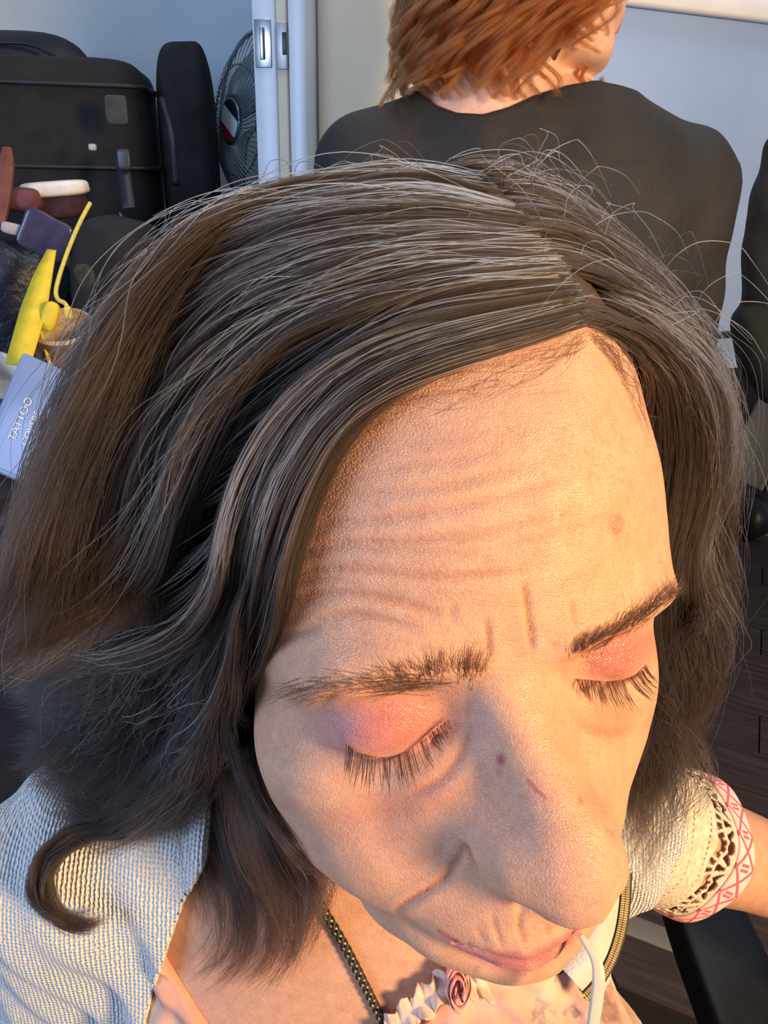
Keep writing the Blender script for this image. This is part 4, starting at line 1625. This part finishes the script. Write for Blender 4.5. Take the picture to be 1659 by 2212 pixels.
# duffel humped behind
c1 = at(60, 135, 1.66)
duf = empty('duffel_bag', (c1[0], c1[1], c1[2] - .1), 'rounded black duffel bag humped up behind the suitcase, top of the pile', 'bag')
V, F = superell(c1 + V3(0, 0, -.06), (.34, .22, .24), (.75, .75), (48, 28), rotz(8), .05, 5)
mesh_obj('bag_body', V, F, MAT_BLACKN, duf, True, duf.location)
zp_ = catmull([at(-40, 92, 1.56), at(60, 95, 1.56), at(130, 128, 1.56), at(185, 160, 1.56)], 30)
mesh_obj('zip', *tube_data(zp_, .004, 6), MAT_BLACKP, duf, True, duf.location)
# soft black bag to the right
c2 = at(412, 330, 1.44)
bag2 = empty('soft_bag', (c2[0], c2[1], BT), 'tall soft black bag between the suitcase and the fan', 'bag')
V, F = superell((c2[0], c2[1], (BT + 1.455) / 2 + .012), (.100, .15, 1.455 - BT), (.4, .55), (48, 32), rotz(6), .05, 12)
mesh_obj('bag_body', V, F, MAT_BLACKF, bag2, True, bag2.location)
mesh_obj('bag_handle', *tube_data(catmull([at(350, 215, 1.28), at(372, 300, 1.26), at(380, 400, 1.27)], 20), .006, 8), MAT_BLACKN, bag2, True, bag2.location)

# round fan behind the door post
fc = at(552, 268, 1.46)
fan = empty('pedestal_fan', (fc[0], fc[1], 0), 'round clear-bladed fan with wire guard half hidden behind the door post', 'fan')
fo = fan.location
axd = V3(-.80, -.60, .06)
axd /= np.linalg.norm(axd)
fs = np.cross((0, 0, 1.0), axd)
fs /= np.linalg.norm(fs)
fu = np.cross(axd, fs)
FR = .152
loc = lambda r, a, h: fc + fs * (r * np.cos(a))[..., None] + fu * (r * np.sin(a))[..., None] + axd * np.asarray(h)[..., None]
MAT_WIRE = material('grey_wire', base=(.20, .24, .26), rough=.3, Metallic=.7)
ang_ = np.linspace(0, 2 * math.pi, 73)
for rr, hh, rad in ((FR, 0, .004), (FR * .97, -.03, .003), (FR * .62, .038, .0022), (.036, .052, .003)):
    mesh_obj('guard_ring', *tube_data(loc(np.full(73, rr), ang_, np.full(73, hh)), rad, 6), MAT_WIRE, fan, True, fo)
wires = []
for k in range(60):
    t = np.linspace(0, 1, 10)
    a = k / 60 * 2 * math.pi + t * .5
    wires.append(tube_data(loc(.036 + (FR - .036) * t, a, .052 * (1 - t ** 2.4)), .0011, 5))
mesh_obj('guard_wires', *join(wires), MAT_WIRE, fan, True, fo)['kind'] = 'stuff'
MAT_BLADE = material('smoky_blade', base=(.30, .40, .44), rough=.12, Transmission_Weight=.55, IOR=1.45)
for k in range(4):
    r_, q_ = np.meshgrid(np.linspace(.025, FR * .88, 12), np.linspace(0, 1, 12), indexing='ij')
    a = k * math.pi / 2 + q_ * 1.15 + r_ * 2
    W = loc(r_, a, -.018 + .03 * q_ + 0 * r_)
    idx = np.arange(144).reshape(12, 12)
    bl = mesh_obj('blade', W.reshape(-1, 3), np.stack([idx[:-1, :-1], idx[1:, :-1], idx[1:, 1:], idx[:-1, 1:]], -1).reshape(-1, 4).tolist(), MAT_BLADE, fan, True, fo)
    md = bl.modifiers.new('thick', 'SOLIDIFY')
    md.thickness = .002


def badge_build(nt, b):
    tc = node(nt, 'ShaderNodeTexCoord')
    at2 = node(nt, 'ShaderNodeAttribute', attribute_name='pat')
    sp2 = node(nt, 'ShaderNodeSeparateXYZ')
    link(nt, at2, 'Vector', sp2, 'Vector')
    r = ramp(nt, [(0, (.28, .02, .03)), (.25, (.28, .02, .03)), (.27, (.62, .70, .80)), (.70, (.55, .65, .80)), (.72, (.02, .015, .03))])
    r.color_ramp.interpolation = 'CONSTANT'
    link(nt, sp2, 'X', r, 'Fac')
    link(nt, r, 'Color', b, 'Base Color')


hubv = loc(np.r_[0, np.full(28, .034)], np.r_[0, np.linspace(0, 2 * math.pi, 28, endpoint=False)], np.full(29, .055))
hub = mesh_obj('hub_badge', np.concatenate([hubv, hubv - axd * .01]), [(0, i + 1, (i + 1) % 28 + 1) for i in range(28)] + [(29, 29 + (i + 1) % 28 + 1, 29 + i + 1) for i in range(28)]
               + [(i + 1, i + 30, (i + 1) % 28 + 30, (i + 1) % 28 + 1) for i in range(28)], material('fan_badge', badge_build, rough=.35), fan, False, fo)
pa = hub.data.attributes.new('pat', 'FLOAT_VECTOR', 'POINT')
hv = np.concatenate([hubv, hubv]) - fc
pat = np.stack([.5 + (hv @ fu * .9 + hv @ fs * .5) / .07, hv @ fs, 0 * (hv @ fs)], -1)
pa.data.foreach_set('vector', pat.astype(np.float32).ravel())
mt_ = [fc - axd * .02, fc - axd * .10]
mesh_obj('motor', *tube_data(np.array([fc - axd * .015, fc - axd * .03, fc - axd * .09, fc - axd * .105]), [.03, .045, .045, .02], 20), MAT_BLACKP, fan, True, fo)
mesh_obj('stand', *tube_data(np.array([(fc - axd * .06), (fc[0] - axd[0] * .06, fc[1] - axd[1] * .06, .02)]), .014, 14), MAT_BLACKP, fan, True, fo)
fb = V3(fc[0] - axd[0] * .06, fc[1] - axd[1] * .06, 0)
mesh_obj('fan_base', *tube_data(np.array([fb, fb + V3(0, 0, .012), fb + V3(0, 0, .022)]), [.085, .085, .03], 28), MAT_BLACKP, fan, True, fo)

# ---------------------------------------------------------------- front pile: rucksack, pouch, straps, shoes, box
c3 = at(20, 620, 1.16)
ruck = empty('rucksack', (c3[0], c3[1], BT), 'crumpled dark blue-black rucksack at the left edge below the suitcase', 'bag')
V, F = superell((c3[0] - .03, c3[1] + .03, (BT + 1.145) / 2 + .018), (.20, .16, 1.165 - BT), (.5, .6), (72, 44), rotz(15), .10, 21, 5)
mesh_obj('bag_body', V, F, material('navy_nylon', speckled((.006, .009, .016), (.022, .030, .046), 18, .9, 60, dist=.006), rough=.45), ruck, True, ruck.location)
mesh_obj('pale_patch', *superell(at(30, 495, 1.085), (.034, .012, .016), (.5, .5), (20, 10), rotz(20) @ roty(15)), material('pale_nylon', speckled((.25, .24, .26), (.40, .38, .40), 60), rough=.5), ruck, True, ruck.location)
c4 = at(232, 560, 1.13)
pouchb = empty('camera_bag', (c4[0], c4[1], BT), 'black padded bag with a faded round emblem beside the yellow cord', 'bag')
V, F = superell((c4[0], c4[1] + .03, (BT + 1.19) / 2 + .012), (.115, .15, 1.20 - BT), (.45, .5), (48, 36), rotz(-8) @ roty(6), .05, 31)
mesh_obj('bag_body', V, F, MAT_BLACKF, pouchb, True, pouchb.location)
mesh_obj('emblem', *superell(at(182, 598, 1.035), (.030, .006, .034), (.8, .8), (24, 12), rotz(-8)), material('faded_emblem', speckled((.014, .014, .011), (.045, .042, .03), 120), rough=.8), pouchb, True, pouchb.location)
c5 = at(125, 490, 1.10)
V, F = superell(c5 + V3(-.012, -.02, -.01), (.066, .012, .056), (.3, .3), (32, 20), rotz(10) @ roty(28), .06, 41)
o = mesh_obj('zip_pouch', V, F, material('violet_plastic', speckled((.02, .02, .05), (.06, .056, .12), 25, .4, 90), rough=.25), None, True, c5)
tag(o, 'violet-blue translucent plastic pouch behind the yellow strap', 'pouch')


def web(name, pix, dep_, half, mat, label, cat, side=None, thick=.002, n=40):
    pp = catmull(pix, n)
    dd = np.interp(np.linspace(0, 1, n), np.linspace(0, 1, len(dep_)), dep_)
    P = np.array([at(x, y, z) for (x, y), z in zip(pp, dd)])
    o = mesh_obj(name, *ribbon_data(P, RIGHT if side is None else side, half if np.ndim(half) == 0 else np.interp(np.linspace(0, 1, n), np.linspace(0, 1, len(half)), half), thick), mat, None, True, P[n // 2])
    return tag(o, label, cat)


MAT_YEL = material('yellow_webbing', speckled((.62, .46, .02), (.80, .62, .03), 50, .5, 700, dist=.0006), rough=.6)
MAT_CORD = material('yellow_cord', speckled((.55, .44, .08), (.72, .60, .12), 200, .6, 900, dist=.0006), rough=.7)
web('yellow_strap', [(112, 540), (95, 590), (75, 660), (58, 720), (38, 790)], [1.02, 1.0, .98, .97], [.006, .013, .017, .0165, .016], MAT_YEL,
    'wide bright yellow webbing strap hanging over the rucksack', 'strap')
lc = at(108, 684, .985)
V, F = superell(lc, (.020, .012, .040), (.7, .55), (28, 18), roty(24))
tag(mesh_obj('strap_loop', V, F, MAT_YEL, None, True, lc), 'short folded loop of yellow webbing beside the wide strap', 'strap')
cp = catmull([at(195, 438, 1.02), at(168, 490, 1.01), at(140, 560, 1.0), at(122, 620, .99), at(124, 645, .985), at(140, 655, .98), at(147, 668, .98)], 60)
cord = empty('pull_cord', cp[30], 'thin yellow pull cord with a knotted end on the black bag', 'cord')
mesh_obj('cord', *tube_data(cp, .0028, 8), MAT_CORD, cord, True, cp[30])
mesh_obj('knot', *superell(cp[-1] - UP * .004, (.010, .010, .016), (.6, .6), (18, 12), rotz(20)), MAT_CORD, cord, True, cp[30])
tp = catmull([at(85, 705, 1.0), at(100, 760, 1.0), at(118, 820, 1.01)], 20)
tag(mesh_obj('thin_cord', *tube_data(tp, .0026, 8), MAT_CORD, None, True, tp[10]), 'straight yellow cord running down behind the clear box', 'cord')


def slipper(name, c, R, L, Wd, H, mat_out, mat_in, label):
    """low boot: outer wall, fleece rim and inside"""
    e = empty(name, c, label, 'slipper')
    u = np.linspace(0, 2 * math.pi, 48, endpoint=False)
    rings = []
    for z, k in ((0, .93), (.03, 1.0), (.5, 1.0), (.93, .98), (1.0, .93), (.97, .86), (.75, .82), (.45, .80)):
        rings.append(np.stack([np.cos(u) * Wd / 2 * k, np.sin(u) * L / 2 * k, np.full(48, z * H)], -1))
    rings = np.array(rings)
    V = rings.reshape(-1, 3) @ R.T + np.asarray(c)
    idx = np.arange(8 * 48).reshape(8, 48)

    def faces(a, b):
        f = []
        for i in range(a, b):
            for j in range(48):
                f.append((idx[i, j], idx[i, (j + 1) % 48], idx[i + 1, (j + 1) % 48], idx[i + 1, j]))
        return f
    mesh_obj('upper', V, faces(0, 3) + [tuple(idx[0][::-1])], mat_out, e, True, c)
    mesh_obj('fleece_lining', V, faces(3, 7) + [tuple(idx[7])], mat_in, e, True, c)
    return e


MAT_SUEDE = material('brown_suede', speckled((.12, .065, .040), (.19, .11, .07), 60, .5, 500), rough=.9)
MAT_FLEECE = material('tan_fleece', speckled((.38, .27, .15), (.58, .45, .28), 160, 1.0, 380, dist=.003), rough=.95)
MAT_TAN = material('tan_leather', speckled((.30, .13, .06), (.42, .20, .11), 40, .3, 300), rough=.55)
MAT_WHITEF = material('white_fleece', speckled((.60, .58, .52), (.78, .76, .70), 140, .9, 380, dist=.002), rough=.95)
slipper('slipper', at(160, 800, 1.07), rotz(8) @ rotx(22), .085, .085, .075, MAT_SUEDE, MAT_FLEECE, 'brown suede slipper with tan fleece lining beside the clear box')
slipper('slipper.001', at(-8, 880, 1.05), rotz(20) @ rotx(24) @ roty(10), .10, .070, .060, MAT_TAN, MAT_WHITEF, 'tan leather slipper with white fleece lining at the left edge')
# white-soled shoe on the pile and the rust-red bag strap
c6 = at(118, 408, 1.15)
shoe = empty('canvas_shoe', c6, 'dark plum shoe with thick white sole lying on the rucksack', 'shoe')
V, F = superell(c6 + V3(0, 0, 0), (.098, .05, .022), (.45, .6), (48, 16), rotz(6) @ roty(-5), .03, 55)
mesh_obj('sole', V, F, material('white_rubber', speckled((.62, .60, .55), (.78, .76, .70), 50, .3, 200), rough=.7), shoe, True, c6)
V, F = superell(c6 + V3(-.012, .012, -.024), (.105, .055, .040), (.6, .6), (40, 20), rotz(6) @ roty(-5), .05, 57)
mesh_obj('upper', V, F, material('plum_canvas', speckled((.025, .010, .016), (.06, .022, .034), 60, .5, 400), rough=.85), shoe, True, c6)
c7 = at(52, 432, 1.13)
tag(mesh_obj('pink_cloth', *superell(c7, (.050, .045, .034), (.7, .7), (36, 22), None, .12, 61), material('dusky_pink_cloth', speckled((.09, .028, .045), (.16, .055, .075), 40, .5, 300), rough=.9), None, True, c7), 'dusky pink cloth bundled beside the white-soled shoe', 'cloth')
rp = catmull([at(16, 318, 1.10), at(14, 350, 1.10), at(8, 390, 1.10), at(-2, 440, 1.10), at(-15, 480, 1.10)], 24)
web_o = mesh_obj('leather_strap', *ribbon_data(rp, RIGHT, np.interp(np.linspace(0, 1, 24), [0, .2, 1], [.006, .011, .017]), .008), material('rust_leather', speckled((.12, .034, .02), (.20, .06, .035), 40, .3, 200), rough=.55), None, True, rp[12])
bevel(web_o, .002)
tag(web_o, 'rust-red leather strap standing up at the left edge in front of the suitcase', 'strap')
# clear plastic box with print
MAT_CLEAR = material('frosted_plastic', base=(.34, .46, .74), rough=.22, Transmission_Weight=.35, IOR=1.4)
bc = at(70, 912, .93)
ex = at(28, 1010, .93) - at(112, 815, .93)
ex /= np.linalg.norm(ex)                         # long axis, downwards
ey = RIGHT * .86 - UP * .5
ey -= (ey @ ex) * ex
ey /= np.linalg.norm(ey)
ez = np.cross(ex, ey)
if ez @ FWD > 0:
    ez = -ez                                     # ez towards the camera
RB = np.stack([ex, np.cross(ez, ex), ez], 1)
bxo = empty('clear_box', bc, 'clear bluish plastic box with white print in front of the slippers', 'box')
bb_ = bevel(mesh_obj('box_shell', *box_data(bc - ez * .02, (.142, .084, .045), RB), MAT_CLEAR, bxo, False, bc), .006, 3)
bevel(mesh_obj('lid_rim', *box_data(bc - ez * .002 - ex * .0, (.146, .088, .008), RB), MAT_CLEAR, bxo, False, bc), .003, 2)


def text_part(name, body_, loc_, R, size, mat, parent, org):
    cu = bpy.data.curves.new(name, 'FONT')
    cu.body = body_
    cu.size = size
    cu.extrude = .0003
    cu.align_x = 'CENTER'
    cu.align_y = 'CENTER'
    o = bpy.data.objects.new(name, cu)
    COL.objects.link(o)
    bpy.context.view_layer.update()
    me = bpy.data.meshes.new_from_object(o.evaluated_get(bpy.context.evaluated_depsgraph_get()))
    bpy.data.objects.remove(o)
    me.materials.clear()
    me.materials.append(mat)
    o = bpy.data.objects.new(name, me)
    COL.objects.link(o)
    M = Matrix(((R[0][0], R[0][1], R[0][2], loc_[0] - org[0]), (R[1][0], R[1][1], R[1][2], loc_[1] - org[1]), (R[2][0], R[2][1], R[2][2], loc_[2] - org[2]), (0, 0, 0, 1)))
    o.parent = parent
    o.matrix_local = M
    return o


MAT_PRINT = material('white_print', base=(.85, .87, .92), rough=.5)
tx = -ex
ty = np.cross(ez, tx)
RT = np.stack([tx, ty, ez], 1)


def on_lid(px, py, lift=.0035):
    d = ray(px, py)
    k = ((bc + ez * lift - CAM) @ ez) / (d @ ez)
    return CAM + d * k


text_part('print', 'TATTOO', on_lid(45, 905), RT, .0135, MAT_PRINT, bxo, bc)
text_part('print', 'COVERS', on_lid(68, 925), RT, .0120, MAT_PRINT, bxo, bc)
bevel(mesh_obj('red_print', *box_data(on_lid(90, 918, .0022), (.030, .008, .001), np.stack([ex, ty, ez], 1)), material('red_print', base=(.45, .12, .14), rough=.5), bxo, False, bc), .0003, 1)
# white adapter on a thin lead
c8 = at(322, 540, 1.27)
adp = empty('adapter', c8, 'small white plug adapter on a thin grey lead below the soft bag', 'adapter')
bevel(mesh_obj('adapter_body', *box_data(c8, (.020, .016, .036), rotz(15) @ roty(12)), material('white_abs', base=(.72, .75, .76), rough=.4), adp, False, c8), .003)
mesh_obj('lead', *tube_data(catmull([at(258, 460, 1.2), at(285, 500, 1.2), at(310, 525, 1.2)], 16), .0018, 6), material('grey_lead', base=(.12, .12, .13), rough=.5), adp, True, c8)

# ------------------------------------------------------------------ chair of the woman in front
chair = empty('makeup_chair', (0, .40, 0), 'black padded chair that the person in front sits on', 'chair')
co = chair.location
MAT_VINYL = material('black_vinyl', speckled((.006, .006, .007), (.012, .012, .013), 30, .3, 300), rough=.5)
mesh_obj('seat', *superell((0, .33, .505), (.52, .50, .09), (.25, .3), (48, 16)), MAT_VINYL, chair, True, co)
mesh_obj('backrest', *superell((-.03, .545, .72), (.52, .06, .44), (.22, .25), (48, 24), rotx(-6)), MAT_VINYL, chair, True, co)
for s in (-1, 1):
    mesh_obj('armrest', *superell((s * .31, .34, .66), (.07, .40, .045), (.3, .3), (32, 14)), MAT_VINYL, chair, True, co)
    mesh_obj('arm_post', *tube_data([(s * .30, .25, .50), (s * .31, .25, .65)], .012, 10), MAT_METAL, chair, True, co)
    for yy in (.13, .53):
        mesh_obj('leg', *tube_data([(s * .22, yy, .47), (s * .25, yy + (-.03 if yy < .3 else .03), .0)], .014, 10), MAT_METAL, chair, True, co)

# ------------------------------------------------------------------ rolling stand on the planks at the right
w0 = at(1606, 1095, 2.30)
g = at(1606, 1160, 1.0)
dd_ = (g - CAM)
wf = CAM + dd_ * (CAM[2] / -dd_[2])               # floor point below the wheel
WR = .085
wc = V3(wf[0], wf[1], WR)
stand = empty('rolling_stand', (wc[0], wc[1], 0), 'slanted grey metal stand with a black wheel on the dark floor at right', 'stand')
sto = stand.location
aw = np.linspace(0, 2 * math.pi, 33)
mesh_obj('wheel', *tube_data(np.array([wc + V3(-.035, -.02, 0), wc + V3(-.03, -.02, 0), wc + V3(.03, .02, 0), wc + V3(.035, .02, 0)]), [.05, WR, WR, .05], 32), MAT_BLACKP, stand, True, sto)
dist_ = np.linalg.norm(wf - CAM)
zz = (wc - CAM) @ FWD
q0, q1 = at(1598, 1040, zz), at(1715, 800, zz)
axs = (q1 - q0) / np.linalg.norm(q1 - q0)
sd = RIGHT * .85 - UP * -.45
bm_ = ribbon_data(np.array([q0 + (q1 - q0) * t for t in np.linspace(0, 1, 6)]), np.cross(axs, FWD), .078, .03)
bevel(mesh_obj('frame_bar', *bm_, material('olive_grey_metal', speckled((.15, .155, .13), (.20, .205, .17), 12, .2, 200), rough=.4, Metallic=.3), stand, False, sto), .006, 2)
eb = np.array([q0 + (q1 - q0) * t for t in (0, 1)]) - np.cross(axs, FWD) * (.078 if np.cross(axs, FWD) @ RIGHT < 0 else -.078) - FWD * .016
mesh_obj('edge_strip', *tube_data(eb, .009, 10), material('pale_strip', base=(.42, .42, .34), rough=.35, Metallic=.3), stand, True, sto)
tp_ = at(1640, 1160, zz)
mesh_obj('foot_plate', *box_data(V3(wc[0] + .14, wc[1] + .05, .012), (.16, .06, .024)), material('pale_foot', base=(.30, .31, .33), rough=.5), stand, False, sto)


# ------------------------------------------------------------------ the red-haired woman behind
P2D = .80
chin2 = at(1312, 132, P2D)
yaw = math.radians(14)
H2 = np.stack([V3(-math.sin(yaw), math.cos(yaw), 0), V3(-math.cos(yaw), -math.sin(yaw), 0), V3(0, 0, 1)], 1)   # head axes in world
H2 = H2 @ rotx(0)
HO2 = chin2 - H2 @ (V3(0, -96, -82) * .001)


def w2h2(w):
    return ((w - HO2) @ H2) * 1000


NB2 = V3(HO2[0] - .035, HO2[1] + .0, 1.345)
S2L, S2R = V3(-.015, .90, 1.275), V3(.315, .945, 1.268)


def torso2_sdf(w):
    d = ell(w, (.155, .925, 1.08), (.185, .115, .30))
    d = su(d, cap(w, tuple(NB2 + V3(0, .01, -.03)), tuple(S2L), .052, .050), .05)
    d = su(d, cap(w, tuple(NB2 + V3(.02, .01, -.03)), tuple(S2R), .055, .054), .05)
    d = su(d, ell(w, (.15, .92, 1.20), (.17, .095, .12)), .05)
    d = su(d, chain(w, [tuple(S2R), (.345, .93, 1.02), (.30, 1.02, .80)], [.052, .044, .034]), .03)
    d = su(d, chain(w, [tuple(S2L), (-.045, .93, 1.02), (.0, 1.05, .82)], [.050, .044, .034]), .03)
    d = su(d, ell(w, (.155, .93, .82), (.165, .115, .14)), .06)
    for s in (-1, 1):
        d = su(d, chain(w, [(.155 + s * .08, .93, .80), (.155 + s * .085, .92, .46), (.155 + s * .085, .94, .09)], [.085, .058, .042]), .03)
        d = su(d, cap(w, (.155 + s * .085, .94, .045), (.155 + s * .085 + .02, 1.10, .035), .04, .032), .02)
    return d


def skin2_sdf(w):
    n = su(torso2_sdf(w), cap(w, tuple(HO2 + H2 @ V3(0, .022, -.03)), tuple(NB2), .050, .052), .03)
    return su(n, head_sdf(w2h2(w)) * .001, .012)


def gm2(q):
    p = q.copy()
    p[:, 2] = np.where(q[:, 2] < 1.30, 1.30 + (q[:, 2] - 1.30) * 3.2, q[:, 2])
    return p


v2, f2 = surface_nets(skin2_sdf, (-.12, .68, .90), (.42, 1.14, 1.72), .0028, 4, gm2)
person2 = empty('person.001', (.155, .93, 0), 'person standing behind in a loose black top, turned away to the right', 'person')
p2o = np.array(person2.location)
b2 = grid_mesh('body', v2 - p2o, f2, MAT_SKIN, person2)
h2q = w2h2(v2)
t2 = np.tile(V3(.74, .50, .40), (len(v2), 1))
lipm = np.exp(-((np.abs(h2q[:, 2] + 50.5) / 6.5) ** 4)) * np.exp(-((np.abs(h2q[:, 0]) / 24) ** 6)) * (h2q[:, 1] < -90)
t2 = t2 * (1 - lipm[:, None]) + V3(.60, .16, .15) * lipm[:, None]
cheek = np.exp(-(((h2q[:, 1] + 60) / 30) ** 2 + ((h2q[:, 2] + 20) / 25) ** 2))
t2 = t2 * (1 - .4 * cheek[:, None]) + V3(.78, .40, .30) * .4 * cheek[:, None]
ca = b2.data.attributes.new('tint', 'FLOAT_COLOR', 'POINT')
ca.data.foreach_set('color', np.c_[t2, np.ones(len(t2))].astype(np.float32).ravel())


def top2_sdf(w):
    fold = .0014 * np.sin(w[:, 0] * 38 + w[:, 2] * 55 + 2.2 * np.sin(w[:, 2] * 21)) + .0010 * np.sin(w[:, 0] * 90 - w[:, 2] * 60)
    d = torso2_sdf(w) - .013 - fold
    d = su(d, cap(w, tuple(NB2 + V3(-.045, -.02, -.005)), tuple(NB2 + V3(-.005, -.065, -.03)), .010), .02)
    zt = np.interp(w[:, 0], [-.02, 0, .02, .04, .06, .085, .11, .14, .17, .20, .26, .32], [1.40, 1.387, 1.362, 1.345, 1.338, 1.337, 1.344, 1.357, 1.366, 1.372, 1.364, 1.36])
    hole = cap(w, tuple(NB2 + V3(0, 0, .06)), tuple(NB2 + V3(.0, 0, -.02)), .058, .056)
    d = np.maximum(d, np.maximum(w[:, 2] - zt, -1 + 0 * w[:, 2]))
    d = np.maximum(d, -hole)
    return np.maximum(d, .02 - w[:, 2])


v2t, f2t = surface_nets(top2_sdf, (-.14, .68, .92), (.44, 1.14, 1.44), .0032, 4, gm2)
top2 = grid_mesh('black_top', v2t - p2o, f2t, material('black_jersey', speckled((.010, .011, .012), (.020, .020, .020), 12, .5, 60, dist=.004), rough=.75), person2)
top2['label'] = 'loose black top and trousers'

# curls
bvh = BVHTree.FromPolygons(v2.tolist(), f2.tolist())
MAT_RED = hair_material('copper_hair', (.27, .092, .030), .34, .6)
locks = []
for k in range(260):
    a = RNG.uniform(-.55, 2 * math.pi * .62)
    el = RNG.uniform(.15, 1.0)
    th0 = RNG.uniform(.1, 1.3)
    # start on the skull, fall to the collar; angles run from her left temple round the back to the right temple
    pts = []
    drop = RNG.uniform(.75, 1.0)
    az = RNG.uniform(-2.12, 1.9)
    for e in np.linspace(0, 1, 12):
        th = th0 + e * (1.62 - th0)
        rr = 1.0 + .10 * e + RNG.uniform(0, .01)
        q = V3(82 * math.sin(az) * math.sin(th) * rr, 10 + 104 * math.cos(az) * math.sin(th) * rr, 48 + 94 * math.cos(th) * rr)
        if az < -1.57:
            q[0] = -max(66 * math.sin(th), -q[0])
        if e > .5:
            q[2] -= (e - .5) * 2 * (170 if az > -1.6 else 128) * drop
            q[:2] *= 1 - .10 * (e - .5) * 2
        pts.append(HO2 + H2 @ (q * .001))
    c = catmull(pts, 64)
    T_, N_, B_ = frames(c)
    t = np.linspace(0, 1, 64)
    turns = RNG.uniform(2.0, 3.4)
    ph = RNG.uniform(0, 6.28)
    amp = (.004 + .016 * t) * RNG.uniform(.7, 1.3)
    c = c + amp[:, None] * (np.cos(turns * 6.28 * t + ph)[:, None] * N_ + np.sin(turns * 6.28 * t + ph)[:, None] * B_)
    m_ = 48
    off = RNG.normal(0, 1, (m_, 2)) * .0022
    tw = np.cos(t * 3)[None, :, None]
    s = c[None] + (off[:, 0, None, None] * N_[None] + off[:, 1, None, None] * B_[None]) * (.5 + .8 * np.sin(math.pi * np.clip(t, .05, .93)))[None, :, None]
    s = s + smooth_noise(m_, 64, RNG, (1, 3)) * .0009
    locks.append(s)
# two loose curls on the left
for pix in ([(905, 0), (850, 40), (862, 90), (880, 130), (850, 180), (822, 230), (825, 265)], [(930, 20), (890, 60), (900, 110), (935, 160), (905, 130)],
            [(1255, 60), (1275, 120), (1255, 170), (1285, 195), (1300, 170), (1290, 205)]):
    c = catmull([at(x, y, P2D - .02) for x, y in pix], 64)
    locks.append(c[None] + RNG.normal(0, 1, (60, 1, 3)) * .0012 + smooth_noise(60, 64, RNG, (1, 3)) * .0008)
red = hair_object('hair', locks, .00015, MAT_RED, person2, p2o)
red['label'] = 'chin-length curly copper-red hair'
cap_v, cap_f = surface_nets(lambda w: np.maximum(head_sdf(w2h2(w)) * .001 - .004, -((w2h2(w)[:, 1] + 8 - .25 * (w2h2(w)[:, 2])) * .001)),
                            HO2 - V3(.16, .16, .14), HO2 + V3(.16, .16, .16), .004, 3)
uh = grid_mesh('under_hair', cap_v - p2o, cap_f, material('copper_under', speckled((.06, .022, .008), (.12, .045, .015), 60, .8, 200, stretch=(4, 4, 1)), rough=.6), person2)

# black garment at the right edge
gq = [at(1700, 330, 1.02), at(1668, 480, 1.02), at(1652, 640, 1.02)]
gl = [at(1668, 600, 1.03), at(1646, 700, 1.03), at(1650, 770, 1.03), at(1680, 830, 1.03)]


def jacket_sdf(w):
    f_ = .0018 * np.sin(w[:, 2] * 70 + 3 * np.sin(w[:, 0] * 40))
    d = chain(w, gq, [.030, .034, .030])
    e = chain(w, gl, [.026, .038, .036, .030])
    g_ = cap(w, at(1770, 380, 1.05), at(1780, 800, 1.05), .075, .075)
    return su(np.minimum(d, e), g_, .02) - f_


lo = np.min([at(1560, 250, 1.0), at(1560, 1050, 1.0), at(1760, 380, 1.05)], 0) - .15
hi = np.max([at(1790, 250, 1.1), at(1790, 1050, 1.1)], 0) + .18
jv, jf = surface_nets(jacket_sdf, lo, hi, .0045, 4)
jo = (at(1700, 900, 1.03))
jk = grid_mesh('black_jacket', jv - jo, jf, MAT_BLACKF)
jk.location = jo
tag(jk, 'black jacket hanging at the right edge in front of the blue-lit wall', 'jacket')
